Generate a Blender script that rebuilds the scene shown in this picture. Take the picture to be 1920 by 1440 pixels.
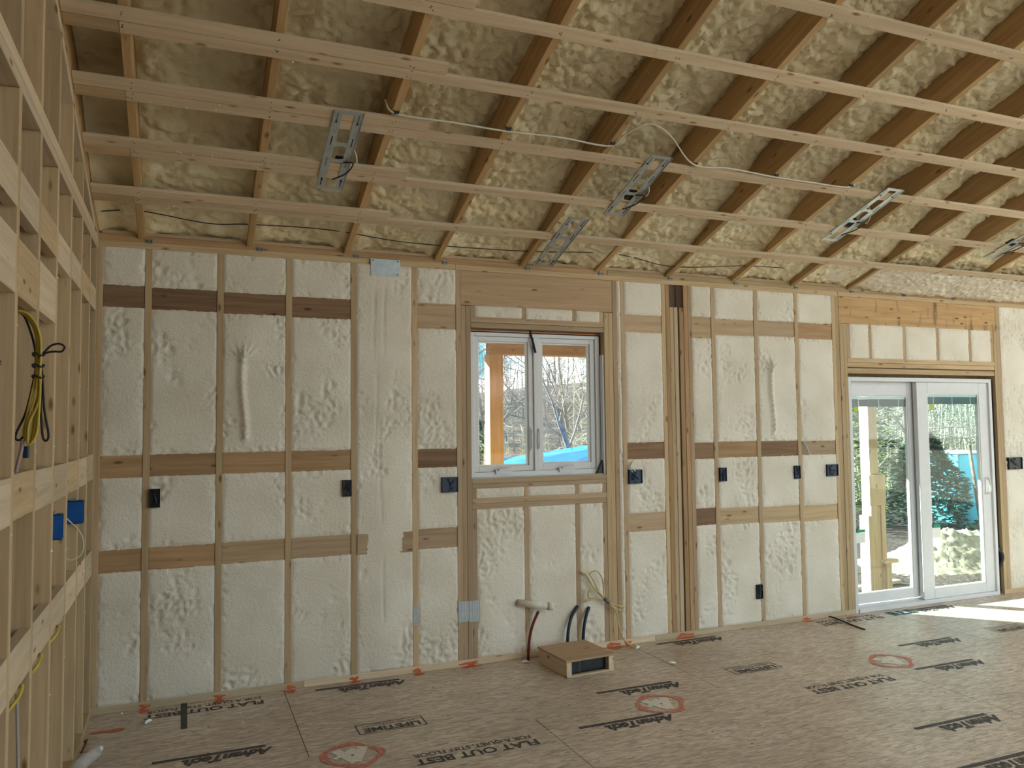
import bpy, math, random
import numpy as np
from mathutils import Vector, Matrix

for o in list(bpy.data.objects):
    bpy.data.objects.remove(o, do_unlink=True)
scene = bpy.context.scene
COL = scene.collection
RND = random.Random(7)

# ------------------------------------------------------------------ camera
CAM_POS = Vector((1.1561, -5.116, 1.5974))
YAW, PITCH, ROLL, FPX = 0.3921, 0.0540, -0.0116, 1483.7
fwd = Vector((math.sin(YAW) * math.cos(PITCH), math.cos(YAW) * math.cos(PITCH), math.sin(PITCH)))
rgt = Vector((math.cos(YAW), -math.sin(YAW), 0))
upv = rgt.cross(fwd)
r2 = rgt * math.cos(ROLL) + upv * math.sin(ROLL)
u2 = -rgt * math.sin(ROLL) + upv * math.cos(ROLL)
cam_data = bpy.data.cameras.new('camera')
cam_data.sensor_width = 36.0
cam_data.lens = FPX / 1920 * 36.0
cam_data.clip_start = 0.05
cam_data.clip_end = 400
cam = bpy.data.objects.new('camera', cam_data)
M = Matrix(((r2.x, u2.x, -fwd.x, CAM_POS.x), (r2.y, u2.y, -fwd.y, CAM_POS.y), (r2.z, u2.z, -fwd.z, CAM_POS.z), (0, 0, 0, 1)))
cam.matrix_world = M
COL.objects.link(cam)
scene.camera = cam

# ------------------------------------------------------------------ view
vs = scene.view_settings
vs.view_transform = 'Standard'
vs.look = 'None'
vs.gamma = 1.0
vs.use_curve_mapping = False
vs.exposure = 1.52
scene.cycles.max_bounces = 8
scene.cycles.glossy_bounces = 2
scene.cycles.caustics_reflective = False
scene.cycles.caustics_refractive = False

# ------------------------------------------------------------------ sky: hazy cyan with drifting white cloud
world = bpy.data.worlds.new('sky')
scene.world = world
world.use_nodes = True
nt = world.node_tree
nt.nodes.clear()
def wn(t, **kw):
    n = nt.nodes.new(t)
    for k, v in kw.items():
        setattr(n, k, v)
    return n
wtc = wn('ShaderNodeTexCoord')
wmap = wn('ShaderNodeMapping')
wmap.inputs['Scale'].default_value = (3.2, 3.2, 7.0)
wno = wn('ShaderNodeTexNoise')
wno.inputs['Scale'].default_value = 1.6
wno.inputs['Detail'].default_value = 5
wr = wn('ShaderNodeValToRGB')
wr.color_ramp.elements[0].position = 0.475
wr.color_ramp.elements[0].color = (0.06, 0.25, 0.31, 1)
wr.color_ramp.elements[1].position = 0.60
wr.color_ramp.elements[1].color = (1.30, 1.17, 1.06, 1)
wbg = wn('ShaderNodeBackground')
wbg.inputs['Strength'].default_value = 1.4
wout = wn('ShaderNodeOutputWorld')
nt.links.new(wtc.outputs['Generated'], wmap.inputs['Vector'])
nt.links.new(wmap.outputs['Vector'], wno.inputs['Vector'])
nt.links.new(wno.outputs['Fac'], wr.inputs['Fac'])
nt.links.new(wr.outputs['Color'], wbg.inputs['Color'])
nt.links.new(wbg.outputs['Background'], wout.inputs['Surface'])

# ------------------------------------------------------------------ low winter sun from beyond the back wall, left
sun_d = bpy.data.lights.new('sun', 'SUN')
sun_d.energy = 11.0
sun_d.angle = math.radians(0.6)
sun_d.color = (1.0, 0.95, 0.84)
sun = bpy.data.objects.new('sun', sun_d)
SUN_DIR = Vector((0.685 * math.cos(math.radians(23)), -0.728 * math.cos(math.radians(23)), -math.sin(math.radians(23))))
sun.rotation_euler = SUN_DIR.to_track_quat('-Z', 'Y').to_euler()
COL.objects.link(sun)

FRONT_X = 4.2
# ================================================================== helpers
def tag(o, label=None, cat=None, group=None, kind=None):
    if label: o['label'] = label
    if cat: o['category'] = cat
    if group: o['group'] = group
    if kind: o['kind'] = kind
    return o

def empty(name, loc=(0, 0, 0), rotz=0.0, label=None, cat=None, group=None, kind=None):
    o = bpy.data.objects.new(name, None)
    o.empty_display_size = 0.05
    COL.objects.link(o)
    o.location = loc
    o.rotation_euler = (0, 0, rotz)
    return tag(o, label, cat, group, kind)

def link(name, me, mat=None, parent=None, loc=(0, 0, 0), rot=None):
    o = bpy.data.objects.new(name, me)
    COL.objects.link(o)
    if mat is not None:
        if len(me.materials) == 0:
            me.materials.append(mat)
        elif me.materials[0] is not mat:
            o.material_slots[0].link = 'OBJECT'
            o.material_slots[0].material = mat
    o.location = loc
    if rot is not None:
        o.rotation_euler = rot
    if parent is not None:
        o.parent = parent
    return o

def mesh(name, verts, faces, smooth=False):
    me = bpy.data.meshes.new(name)
    me.from_pydata([tuple(v) for v in verts], [], faces)
    if smooth:
        me.polygons.foreach_set('use_smooth', [True] * len(me.polygons))
    me.update()
    return me

_box_cache = {}
def box_mesh(sx, sy, sz, r=0.0015):
    """a box with a narrow chamfer round every edge, centred on its origin"""
    key = (round(sx, 4), round(sy, 4), round(sz, 4), r)
    if key in _box_cache:
        return _box_cache[key]
    r = min(r, sx * .3, sy * .3, sz * .3)
    h = (sx / 2, sy / 2, sz / 2)
    V, idx = [], {}
    for a in range(3):
        for s in (-1, 1):
            for t in (-1, 1):
                for u in (-1, 1):
                    b, c = (a + 1) % 3, (a + 2) % 3
                    p = [0, 0, 0]
                    p[a] = s * h[a]; p[b] = t * (h[b] - r); p[c] = u * (h[c] - r)
                    idx[(a, s, t, u)] = len(V); V.append(p)
    def vid(a, sg):
        b, c = (a + 1) % 3, (a + 2) % 3
        return idx[(a, sg[a], sg[b], sg[c])]
    Fc = []
    for a in range(3):
        b, c = (a + 1) % 3, (a + 2) % 3
        for s in (-1, 1):
            q = []
            for t, u in ((-1, -1), (1, -1), (1, 1), (-1, 1)):
                sg = [0, 0, 0]; sg[a] = s; sg[b] = t; sg[c] = u
                q.append(vid(a, sg))
            Fc.append(q if s > 0 else q[::-1])
    for a in range(3):            # edge chamfers run along axis a
        b, c = (a + 1) % 3, (a + 2) % 3
        for t in (-1, 1):
            for u in (-1, 1):
                s0 = [0, 0, 0]; s0[a] = -1; s0[b] = t; s0[c] = u
                s1 = list(s0); s1[a] = 1
                q = [vid(b, s0), vid(b, s1), vid(c, s1), vid(c, s0)]
                Fc.append(q[::-1] if t * u > 0 else q)
    for sx_ in (-1, 1):
        for sy_ in (-1, 1):
            for sz_ in (-1, 1):
                sg = [sx_, sy_, sz_]
                q = [vid(0, sg), vid(1, sg), vid(2, sg)]
                Fc.append(q if sx_ * sy_ * sz_ > 0 else q[::-1])
    me = mesh('board', V, Fc)
    _box_cache[key] = me
    return me

def board(name, parent, lo, hi, mat, r=0.0015, rot=None):
    lo, hi = Vector(lo), Vector(hi)
    d = hi - lo
    return link(name, box_mesh(d.x, d.y, d.z, r), mat, parent, (lo + hi) / 2, rot)

def under(child, part_):
    """make child a piece of part_ without moving it (both were laid out in the same thing's space)"""
    child.parent = part_
    child.matrix_parent_inverse = Matrix.Translation(part_.location).inverted()
    return child

class MB:
    """collects several shapes into one mesh"""
    def __init__(s): s.v, s.f = [], []
    def add(s, verts, faces):
        n = len(s.v)
        s.v += [tuple(p) for p in verts]
        s.f += [[i + n for i in q] for q in faces]
    def box(s, lo, hi, mtx=None):
        x0, y0, z0 = lo; x1, y1, z1 = hi
        P = [Vector(p) for p in ((x0, y0, z0), (x1, y0, z0), (x1, y1, z0), (x0, y1, z0), (x0, y0, z1), (x1, y0, z1), (x1, y1, z1), (x0, y1, z1))]
        if mtx is not None: P = [mtx @ p for p in P]
        s.add(P, [[0, 3, 2, 1], [4, 5, 6, 7], [0, 1, 5, 4], [1, 2, 6, 5], [2, 3, 7, 6], [3, 0, 4, 7]])
    def tube(s, pts, rad, sides=8, cap=True):
        pts = [Vector(p) for p in pts]
        n = len(pts)
        rads = rad if isinstance(rad, (list, tuple)) else [rad] * n
        prev = None
        V, Fc = [], []
        for i in range(n):
            t = (pts[min(i + 1, n - 1)] - pts[max(i - 1, 0)])
            t = t.normalized() if t.length > 1e-9 else Vector((0, 0, 1))
            if prev is None:
                a = Vector((0, 0, 1)) if abs(t.z) < .9 else Vector((1, 0, 0))
                nrm = t.cross(a).normalized()
            else:
                nrm = (prev - t * prev.dot(t))
                nrm = nrm.normalized() if nrm.length > 1e-6 else t.orthogonal().normalized()
            prev = nrm
            bn = t.cross(nrm)
            for k in range(sides):
                an = 2 * math.pi * k / sides
                V.append(pts[i] + (nrm * math.cos(an) + bn * math.sin(an)) * rads[i])
        for i in range(n - 1):
            for k in range(sides):
                k2 = (k + 1) % sides
                Fc.append([i * sides + k, i * sides + k2, (i + 1) * sides + k2, (i + 1) * sides + k])
        if cap:
            Fc.append(list(range(sides))[::-1]); Fc.append([(n - 1) * sides + k for k in range(sides)])
        s.add(V, Fc)
    def build(s, name, mat, parent=None, smooth=False, loc=(0, 0, 0), rot=None):
        return link(name, mesh(name, s.v, s.f, smooth), mat, parent, loc, rot)

def spline(pts, n=10):
    """Catmull-Rom through the given points"""
    P = [Vector(p) for p in pts]
    P = [P[0] * 2 - P[1]] + P + [P[-1] * 2 - P[-2]]
    out = []
    for i in range(1, len(P) - 2):
        for k in range(n):
            t = k / n
            a, b, c, d = P[i - 1], P[i], P[i + 1], P[i + 2]
            out.append(0.5 * ((2 * b) + (c - a) * t + (2 * a - 5 * b + 4 * c - d) * t * t + (3 * b - a - 3 * c + d) * t ** 3))
    out.append(P[-2])
    return out

def cable(name, pts, rad, mat, parent=None, sides=8, n=8):
    m = MB(); m.tube(spline(pts, n), rad, sides)
    return m.build(name, mat, parent, smooth=True)

# ---- gradient noise on numpy grids
def _hash(ix, iy, seed):
    h = (ix.astype(np.int64) * 374761393 + iy.astype(np.int64) * 668265263 + seed * 1442695041) & 0xFFFFFFFF
    h = ((h ^ (h >> 13)) * 1274126177) & 0xFFFFFFFF
    return (h ^ (h >> 16)) & 0xFFFFFFFF
def pn(x, y, seed=0):
    ix, iy = np.floor(x), np.floor(y)
    fx, fy = x - ix, y - iy
    u, v = fx * fx * fx * (fx * (fx * 6 - 15) + 10), fy * fy * fy * (fy * (fy * 6 - 15) + 10)
    def g(dx, dy):
        a = _hash(ix + dx, iy + dy, seed) / 4294967296.0 * 2 * np.pi
        return np.cos(a) * (fx - dx) + np.sin(a) * (fy - dy)
    n00, n10, n01, n11 = g(0, 0), g(1, 0), g(0, 1), g(1, 1)
    return (n00 * (1 - u) + n10 * u) * (1 - v) + (n01 * (1 - u) + n11 * u) * v
def fbm(x, y, seed=0, octv=3):
    s, a = 0, 1.0
    for k in range(octv):
        s = s + a * pn(x * 2 ** k, y * 2 ** k, seed + k * 17); a *= .5
    return s
def sstep(a, b, x):
    t = np.clip((x - a) / (b - a), 0, 1)
    return t * t * (3 - 2 * t)

def grid_mesh(name, P, smooth=True):
    """P: (n, m, 3) array"""
    n, m = P.shape[:2]
    me = bpy.data.meshes.new(name)
    me.vertices.add(n * m)
    me.vertices.foreach_set('co', P.reshape(-1).astype(np.float32))
    i, j = np.meshgrid(np.arange(n - 1), np.arange(m - 1), indexing='ij')
    a = i * m + j
    q = np.stack([a, a + m, a + m + 1, a + 1], -1).reshape(-1)
    nf = (n - 1) * (m - 1)
    me.loops.add(nf * 4)
    me.loops.foreach_set('vertex_index', q.astype(np.int32))
    me.polygons.add(nf)
    me.polygons.foreach_set('loop_start', np.arange(nf, dtype=np.int32) * 4)
    me.polygons.foreach_set('loop_total', np.full(nf, 4, dtype=np.int32))
    if smooth:
        me.polygons.foreach_set('use_smooth', np.ones(nf, dtype=bool))
    me.update(calc_edges=True)
    return me

# ================================================================== materials
def new_mat(name, rough=0.6, spec=0.3):
    m = bpy.data.materials.new(name)
    m.use_nodes = True
    b = m.node_tree.nodes['Principled BSDF']
    b.inputs['Roughness'].default_value = rough
    b.inputs['Specular IOR Level'].default_value = spec
    return m, m.node_tree, b

def nd(t, typ, **kw):
    n = t.nodes.new(typ)
    for k, v in kw.items():
        if k in n.inputs: n.inputs[k].default_value = v
        else: setattr(n, k, v)
    return n

def ramp(t, stops):
    n = t.nodes.new('ShaderNodeValToRGB')
    e = n.color_ramp.elements
    while len(e) < len(stops): e.new(0.5)
    for i, (p, c) in enumerate(stops):
        e[i].position = p; e[i].color = (c[0], c[1], c[2], 1)
    return n

def plain(name, col, rough=0.5, spec=0.3, metal=0.0, vary=0.0, vscale=20):
    m, t, b = new_mat(name, rough, spec)
    b.inputs['Metallic'].default_value = metal
    tc = nd(t, 'ShaderNodeTexCoord')
    no = nd(t, 'ShaderNodeTexNoise', Scale=vscale, Detail=3.0)
    lo = [max(0, c * (1 - vary)) for c in col]; hi = [min(1, c * (1 + vary)) for c in col]
    r = ramp(t, [(0.3, lo), (0.7, hi)])
    t.links.new(tc.outputs['Object'], no.inputs['Vector'])
    t.links.new(no.outputs['Fac'], r.inputs['Fac'])
    t.links.new(r.outputs['Color'], b.inputs['Base Color'])
    return m

_wood = {}
TONES = {
    'std':   ((0.45, 0.315, 0.18), (0.59, 0.44, 0.275), (0.22, 0.12, 0.055)),
    'pale':  ((0.55, 0.42, 0.285), (0.69, 0.56, 0.41), (0.28, 0.16, 0.08)),
    'dark':  ((0.19, 0.11, 0.062), (0.32, 0.205, 0.125), (0.08, 0.04, 0.02)),
    'warm':  ((0.34, 0.205, 0.105), (0.50, 0.325, 0.185), (0.15, 0.07, 0.03)),
    'pink':  ((0.41, 0.285, 0.18), (0.53, 0.395, 0.265), (0.20, 0.11, 0.06)),
    'ply':   ((0.47, 0.315, 0.19), (0.58, 0.41, 0.265), (0.24, 0.12, 0.06)),
    'sun_bounce': ((0.60, 0.30, 0.11), (0.76, 0.44, 0.20), (0.3, 0.14, 0.05)),  # sunlit bounce put into the porch wood colour
    'stained': ((0.44, 0.265, 0.125), (0.60, 0.39, 0.20), (0.15, 0.07, 0.03)),
    'black': ((0.07, 0.04, 0.025), (0.13, 0.08, 0.05), (0.03, 0.015, 0.01)),
    'rafter': ((0.42, 0.265, 0.125), (0.56, 0.38, 0.20), (0.19, 0.10, 0.04)),
}
def wood(axis, tone='std'):
    key = (axis, tone)
    if key in _wood: return _wood[key]
    lo, hi, kn = TONES[tone]
    m, t, b = new_mat('lumber_%s_%s' % (tone, axis), 0.72, 0.2)
    tc = nd(t, 'ShaderNodeTexCoord'); oi = nd(t, 'ShaderNodeObjectInfo')
    mul = nd(t, 'ShaderNodeVectorMath', operation='MULTIPLY_ADD')
    sc = [34.0, 34.0, 34.0]; sc['xyz'.index(axis)] = 1.7
    mul.inputs[1].default_value = sc
    cmb = nd(t, 'ShaderNodeCombineXYZ')
    m100 = nd(t, 'ShaderNodeMath', operation='MULTIPLY'); m100.inputs[1].default_value = 91.7
    t.links.new(oi.outputs['Random'], m100.inputs[0])
    for k in range(3): t.links.new(m100.outputs[0], cmb.inputs[k])
    t.links.new(tc.outputs['Object'], mul.inputs[0]); t.links.new(cmb.outputs[0], mul.inputs[2])
    no = nd(t, 'ShaderNodeTexNoise', Scale=1.0, Detail=4.0, Roughness=0.6, Distortion=0.5)
    t.links.new(mul.outputs[0], no.inputs['Vector'])
    r = ramp(t, [(0.30, lo), (0.68, hi)])
    t.links.new(no.outputs['Fac'], r.inputs['Fac'])
    # knots
    mk = nd(t, 'ShaderNodeVectorMath', operation='MULTIPLY_ADD')
    s2 = [15.0, 15.0, 15.0]; s2['xyz'.index(axis)] = 5.0
    mk.inputs[1].default_value = s2
    t.links.new(tc.outputs['Object'], mk.inputs[0]); t.links.new(cmb.outputs[0], mk.inputs[2])
    vo = nd(t, 'ShaderNodeTexVoronoi', Scale=1.0)
    t.links.new(mk.outputs[0], vo.inputs['Vector'])
    kr = ramp(t, [(0.06, (1, 1, 1)), (0.17, (0, 0, 0))])
    t.links.new(vo.outputs['Distance'], kr.inputs['Fac'])
    kmix = nd(t, 'ShaderNodeMixRGB', blend_type='MIX')
    kmix.inputs['Color2'].default_value = (*kn, 1)
    t.links.new(kr.outputs['Color'], kmix.inputs['Fac']); t.links.new(r.outputs['Color'], kmix.inputs['Color1'])
    if tone == 'stained':         # water marks running down the face
        sm_ = nd(t, 'ShaderNodeMapping'); sm_.inputs['Scale'].default_value = (5.5, 1, 1.6)
        t.links.new(tc.outputs['Object'], sm_.inputs['Vector'])
        sn_ = nd(t, 'ShaderNodeTexNoise', Scale=1.6, Detail=5.0, Roughness=0.65)
        t.links.new(sm_.outputs[0], sn_.inputs['Vector'])
        sr_ = ramp(t, [(0.56, (0, 0, 0)), (0.68, (0.8, 0.8, 0.8))])
        t.links.new(sn_.outputs['Fac'], sr_.inputs['Fac'])
        sx_ = nd(t, 'ShaderNodeMixRGB', blend_type='MIX'); sx_.inputs['Color2'].default_value = (0.13, 0.085, 0.05, 1)
        t.links.new(sr_.outputs['Color'], sx_.inputs['Fac']); t.links.new(kmix.outputs[0], sx_.inputs['Color1'])
        kmix = sx_
    # board to board tint
    hsv = nd(t, 'ShaderNodeHueSaturation')
    mr = nd(t, 'ShaderNodeMapRange'); mr.inputs['To Min'].default_value = 0.84; mr.inputs['To Max'].default_value = 1.16
    t.links.new(oi.outputs['Random'], mr.inputs['Value']); t.links.new(mr.outputs[0], hsv.inputs['Value'])
    t.links.new(kmix.outputs[0], hsv.inputs['Color']); t.links.new(hsv.outputs[0], b.inputs['Base Color'])
    bp = nd(t, 'ShaderNodeBump', Strength=0.15, Distance=0.002)
    t.links.new(no.outputs['Fac'], bp.inputs['Height']); t.links.new(bp.outputs[0], b.inputs['Normal'])
    _wood[key] = m
    return m

def foam_mat(name, a, bcol, scale, bump, rough=0.55, spec=0.35):
    m, t, b = new_mat(name, rough, spec)
    tc = nd(t, 'ShaderNodeTexCoord'); oi = nd(t, 'ShaderNodeObjectInfo')
    add = nd(t, 'ShaderNodeVectorMath', operation='ADD')
    t.links.new(tc.outputs['Object'], add.inputs[0]); t.links.new(oi.outputs['Location'], add.inputs[1])
    no = nd(t, 'ShaderNodeTexNoise', Scale=2.6, Detail=4.0)
    t.links.new(add.outputs[0], no.inputs['Vector'])
    r = ramp(t, [(0.35, a), (0.65, bcol)])
    t.links.new(no.outputs['Fac'], r.inputs['Fac']); t.links.new(r.outputs['Color'], b.inputs['Base Color'])
    n2 = nd(t, 'ShaderNodeTexNoise', Scale=scale, Detail=4.0, Roughness=0.6)
    t.links.new(add.outputs[0], n2.inputs['Vector'])
    bp = nd(t, 'ShaderNodeBump', Strength=bump, Distance=0.008)
    t.links.new(n2.outputs['Fac'], bp.inputs['Height']); t.links.new(bp.outputs[0], b.inputs['Normal'])
    return m
FOAM_W = foam_mat('foam_trimmed', (0.74, 0.67, 0.565), (0.84, 0.78, 0.69), 70, 0.55)
FOAM_C = foam_mat('foam_ceiling', (0.78, 0.665, 0.44), (0.88, 0.80, 0.585), 34, 0.9, 0.30, 0.6)

def osb_mat():
    m, t, b = new_mat('subfloor_strand_board', 0.42, 0.5)
    tc = nd(t, 'ShaderNodeTexCoord'); oi = nd(t, 'ShaderNodeObjectInfo')
    add = nd(t, 'ShaderNodeVectorMath', operation='ADD')
    t.links.new(tc.outputs['Object'], add.inputs[0]); t.links.new(oi.outputs['Location'], add.inputs[1])
    mp = nd(t, 'ShaderNodeMapping'); mp.inputs['Scale'].default_value = (22, 95, 40)
    t.links.new(add.outputs[0], mp.inputs['Vector'])
    wob = nd(t, 'ShaderNodeTexNoise', Scale=6.0, Detail=2.0)
    t.links.new(add.outputs[0], wob.inputs['Vector'])
    wadd = nd(t, 'ShaderNodeMixRGB', blend_type='ADD'); wadd.inputs['Fac'].default_value = 1.2
    t.links.new(mp.outputs[0], wadd.inputs['Color1']); t.links.new(wob.outputs['Color'], wadd.inputs['Color2'])
    vo = nd(t, 'ShaderNodeTexVoronoi', Scale=1.0)
    t.links.new(wadd.outputs[0], vo.inputs['Vector'])
    sep = nd(t, 'ShaderNodeSeparateColor')
    t.links.new(vo.outputs['Color'], sep.inputs[0])
    r = ramp(t, [(0.0, (0.40, 0.32, 0.255)), (0.35, (0.54, 0.44, 0.36)), (0.7, (0.63, 0.525, 0.435)), (1.0, (0.74, 0.63, 0.53))])
    t.links.new(sep.outputs[0], r.inputs['Fac'])
    big = nd(t, 'ShaderNodeTexNoise', Scale=1.1, Detail=4.0)
    t.links.new(add.outputs[0], big.inputs['Vector'])
    br = ramp(t, [(0.35, (0.80, 0.77, 0.74)), (0.65, (1.05, 1.04, 1.03))])
    t.links.new(big.outputs['Fac'], br.inputs['Fac'])
    mx = nd(t, 'ShaderNodeMixRGB', blend_type='MULTIPLY'); mx.inputs['Fac'].default_value = 1.0
    t.links.new(r.outputs['Color'], mx.inputs['Color1']); t.links.new(br.outputs['Color'], mx.inputs['Color2'])
    # dark streaks between strands and nail specks
    st = nd(t, 'ShaderNodeTexNoise', Scale=1.0, Detail=5.0, Roughness=0.7)
    mp2 = nd(t, 'ShaderNodeMapping'); mp2.inputs['Scale'].default_value = (9, 60, 20)
    t.links.new(add.outputs[0], mp2.inputs['Vector']); t.links.new(mp2.outputs[0], st.inputs['Vector'])
    sr = ramp(t, [(0.32, (0.36, 0.31, 0.28)), (0.42, (1, 1, 1))])
    t.links.new(st.outputs['Fac'], sr.inputs['Fac'])
    mx2 = nd(t, 'ShaderNodeMixRGB', blend_type='MULTIPLY'); mx2.inputs['Fac'].default_value = 1.0
    t.links.new(mx.outputs[0], mx2.inputs['Color1']); t.links.new(sr.outputs['Color'], mx2.inputs['Color2'])
    sv = nd(t, 'ShaderNodeTexVoronoi', Scale=7.0)
    t.links.new(add.outputs[0], sv.inputs['Vector'])
    svr = ramp(t, [(0.035, (0.16, 0.12, 0.10)), (0.06, (1, 1, 1))])
    t.links.new(sv.outputs['Distance'], svr.inputs['Fac'])
    mx3 = nd(t, 'ShaderNodeMixRGB', blend_type='MULTIPLY'); mx3.inputs['Fac'].default_value = 1.0
    t.links.new(mx2.outputs[0], mx3.inputs['Color1']); t.links.new(svr.outputs['Color'], mx3.inputs['Color2'])
    t.links.new(mx3.outputs[0], b.inputs['Base Color'])
    bp = nd(t, 'ShaderNodeBump', Strength=0.25, Distance=0.002)
    t.links.new(sep.outputs[0], bp.inputs['Height']); t.links.new(bp.outputs[0], b.inputs['Normal'])
    return m
OSB = osb_mat()

def ink_mat(name, col, under, cut=0.42):
    """print or spray paint worn thin, the board showing through"""
    m, t, b = new_mat(name, 0.55, 0.25)
    tc = nd(t, 'ShaderNodeTexCoord')
    no = nd(t, 'ShaderNodeTexNoise', Scale=55.0, Detail=5.0, Roughness=0.7)
    t.links.new(tc.outputs['Object'], no.inputs['Vector'])
    r = ramp(t, [(cut - .06, under), (cut + .08, col)])
    t.links.new(no.outputs['Fac'], r.inputs['Fac']); t.links.new(r.outputs['Color'], b.inputs['Base Color'])
    return m
INK = ink_mat('black_print', (0.045, 0.045, 0.05), (0.24, 0.18, 0.135), 0.40)
RED = ink_mat('red_spray', (0.60, 0.13, 0.09), (0.52, 0.32, 0.25), 0.48)
ORANGE = ink_mat('orange_spray', (0.66, 0.09, 0.025), (0.50, 0.26, 0.15), 0.47)
WHITEP = ink_mat('white_spray', (0.78, 0.74, 0.68), (0.58, 0.47, 0.38), 0.40)
VINYL = plain('white_vinyl', (0.72, 0.72, 0.75), 0.35, 0.4, vary=0.02)
GALV = plain('galvanised_steel', (0.44, 0.475, 0.50), 0.42, 0.5, 0.55, 0.12, 25)
BLACKP = plain('black_plastic', (0.016, 0.018, 0.024), 0.4, 0.4, vary=0.2)
NAVY = plain('dark_blue_plastic', (0.012, 0.03, 0.075), 0.4, 0.4, vary=0.2)
BLUEP = plain('blue_plastic', (0.008, 0.095, 0.36), 0.45, 0.4, vary=0.1)
YELLOW = plain('yellow_cable_jacket', (0.60, 0.44, 0.08), 0.5, 0.3, vary=0.1)
PALEYEL = plain('pale_yellow_cable', (0.60, 0.49, 0.24), 0.5, 0.3, vary=0.1)
BLACKC = plain('black_cable_jacket', (0.025, 0.02, 0.02), 0.5, 0.3)
WHITEC = plain('white_cable_jacket', (0.72, 0.68, 0.60), 0.5, 0.3)
PVC = plain('pvc_pipe', (0.74, 0.70, 0.60), 0.45, 0.3, vary=0.12)
REDP = plain('red_pipe', (0.15, 0.022, 0.016), 0.4, 0.4, vary=0.2)
BLUEPIPE = plain('blue_pipe', (0.008, 0.018, 0.045), 0.4, 0.4, vary=0.15)
DUCT = plain('dark_duct', (0.012, 0.02, 0.028), 0.3, 0.5, vary=0.4, vscale=12)
GREY = plain('blind_grey', (0.16, 0.16, 0.155), 0.6, 0.2)
GAPSHADE = plain('black_gap_shade', (0.02, 0.02, 0.022), 0.7, 0.2)
WHITE = plain('white_plastic', (0.85, 0.85, 0.83), 0.4, 0.4)
LIME = plain('yellow_green_sticker', (0.50, 0.60, 0.05), 0.5, 0.2)
GREENP = plain('green_print', (0.03, 0.34, 0.20), 0.5, 0.2)
DRYWALL = plain('grey_backing_board', (0.50, 0.46, 0.44), 0.8, 0.1, vary=0.06)
SHEATH = plain('sheathing', (0.34, 0.26, 0.17), 0.8, 0.1, vary=0.2)
TARP = plain('blue_tarp', (0.02, 0.20, 0.62), 0.5, 0.3, vary=0.15, vscale=3)
CYANT = plain('light_blue_sheet', (0.10, 0.55, 0.74), 0.5, 0.3, vary=0.08, vscale=3)
ORANGEW = wood('z', 'warm')
CLEAR, _t, _b = new_mat('clear_plastic_bottle', 0.12, 0.6)
_b.inputs['Base Color'].default_value = (0.85, 0.86, 0.88, 1); _b.inputs['Alpha'].default_value = 0.28

def glass_mat():
    m = bpy.data.materials.new('window_glass')
    m.use_nodes = True
    t = m.node_tree; t.nodes.clear()
    tr = nd(t, 'ShaderNodeBsdfTransparent'); tr.inputs['Color'].default_value = (0.91, 0.98, 0.985, 1)
    gl = nd(t, 'ShaderNodeBsdfGlossy'); gl.inputs['Roughness'].default_value = 0.02
    mx = nd(t, 'ShaderNodeMixShader'); out = nd(t, 'ShaderNodeOutputMaterial')
    mx.inputs[0].default_value = 0.018; t.links.new(tr.outputs[0], mx.inputs[1]); t.links.new(gl.outputs[0], mx.inputs[2])
    t.links.new(mx.outputs[0], out.inputs['Surface'])
    return m
GLASS = glass_mat()

# ================================================================== floor: strand-board sheets, prints and paint
floor = empty('floor', label='strand board subfloor of large sheets with black printed lettering', cat='floor', kind='structure')
board('floor_slab', floor, (0.3, -9.2, -0.30), (12.5, 0.14, -0.022), SHEATH)
def sheet_row(y1, y0, x_first):
    x = x_first
    while x < 12.4:
        a, b_ = max(x, 0.45), min(x + 2.438, 12.4)
        if b_ - a > 0.05:
            board('floor_sheet', floor, (a + .0018, y0 + .0018, -0.021), (b_ - .0018, y1 - .0018, 0.0), OSB, r=0.0008)
        x += 2.438
sheet_row(0.14, -1.075, 4.17 - 2.438 * 2)
sheet_row(-1.075, -2.29, 5.38 - 2.438 * 2)
sheet_row(-2.29, -3.505, 4.17 - 2.438 * 2)
sheet_row(-3.505, -4.72, 5.38 - 2.438 * 2)
sheet_row(-4.72, -5.935, 4.17 - 2.438 * 2)
sheet_row(-5.935, -9.15, 5.38 - 2.438 * 2)

_font_mesh = {}
def text_mesh(txt, width, shear=0.0, bold=0.0, squash=1.0):
    key = (txt, width, shear, bold, squash)
    if key in _font_mesh: return _font_mesh[key]
    cu = bpy.data.curves.new('lettering', 'FONT')
    cu.body = txt; cu.shear = shear; cu.offset = bold; cu.resolution_u = 3
    ob = bpy.data.objects.new('lettering', cu)
    COL.objects.link(ob)
    bpy.context.view_layer.update()
    dg = bpy.context.evaluated_depsgraph_get()
    me = bpy.data.meshes.new_from_object(ob.evaluated_get(dg))
    bpy.data.objects.remove(ob, do_unlink=True)
    bpy.data.curves.remove(cu)
    co = np.empty(len(me.vertices) * 3); me.vertices.foreach_get('co', co); co = co.reshape(-1, 3)
    co[:, 0] -= co[:, 0].min(); s = width / co[:, 0].max()
    co[:, 0] *= s; co[:, 1] *= s * squash; co[:, 2] = 0
    me.vertices.foreach_set('co', co.reshape(-1)); me.update()
    me.materials.clear()
    _font_mesh[key] = me
    return me

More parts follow.
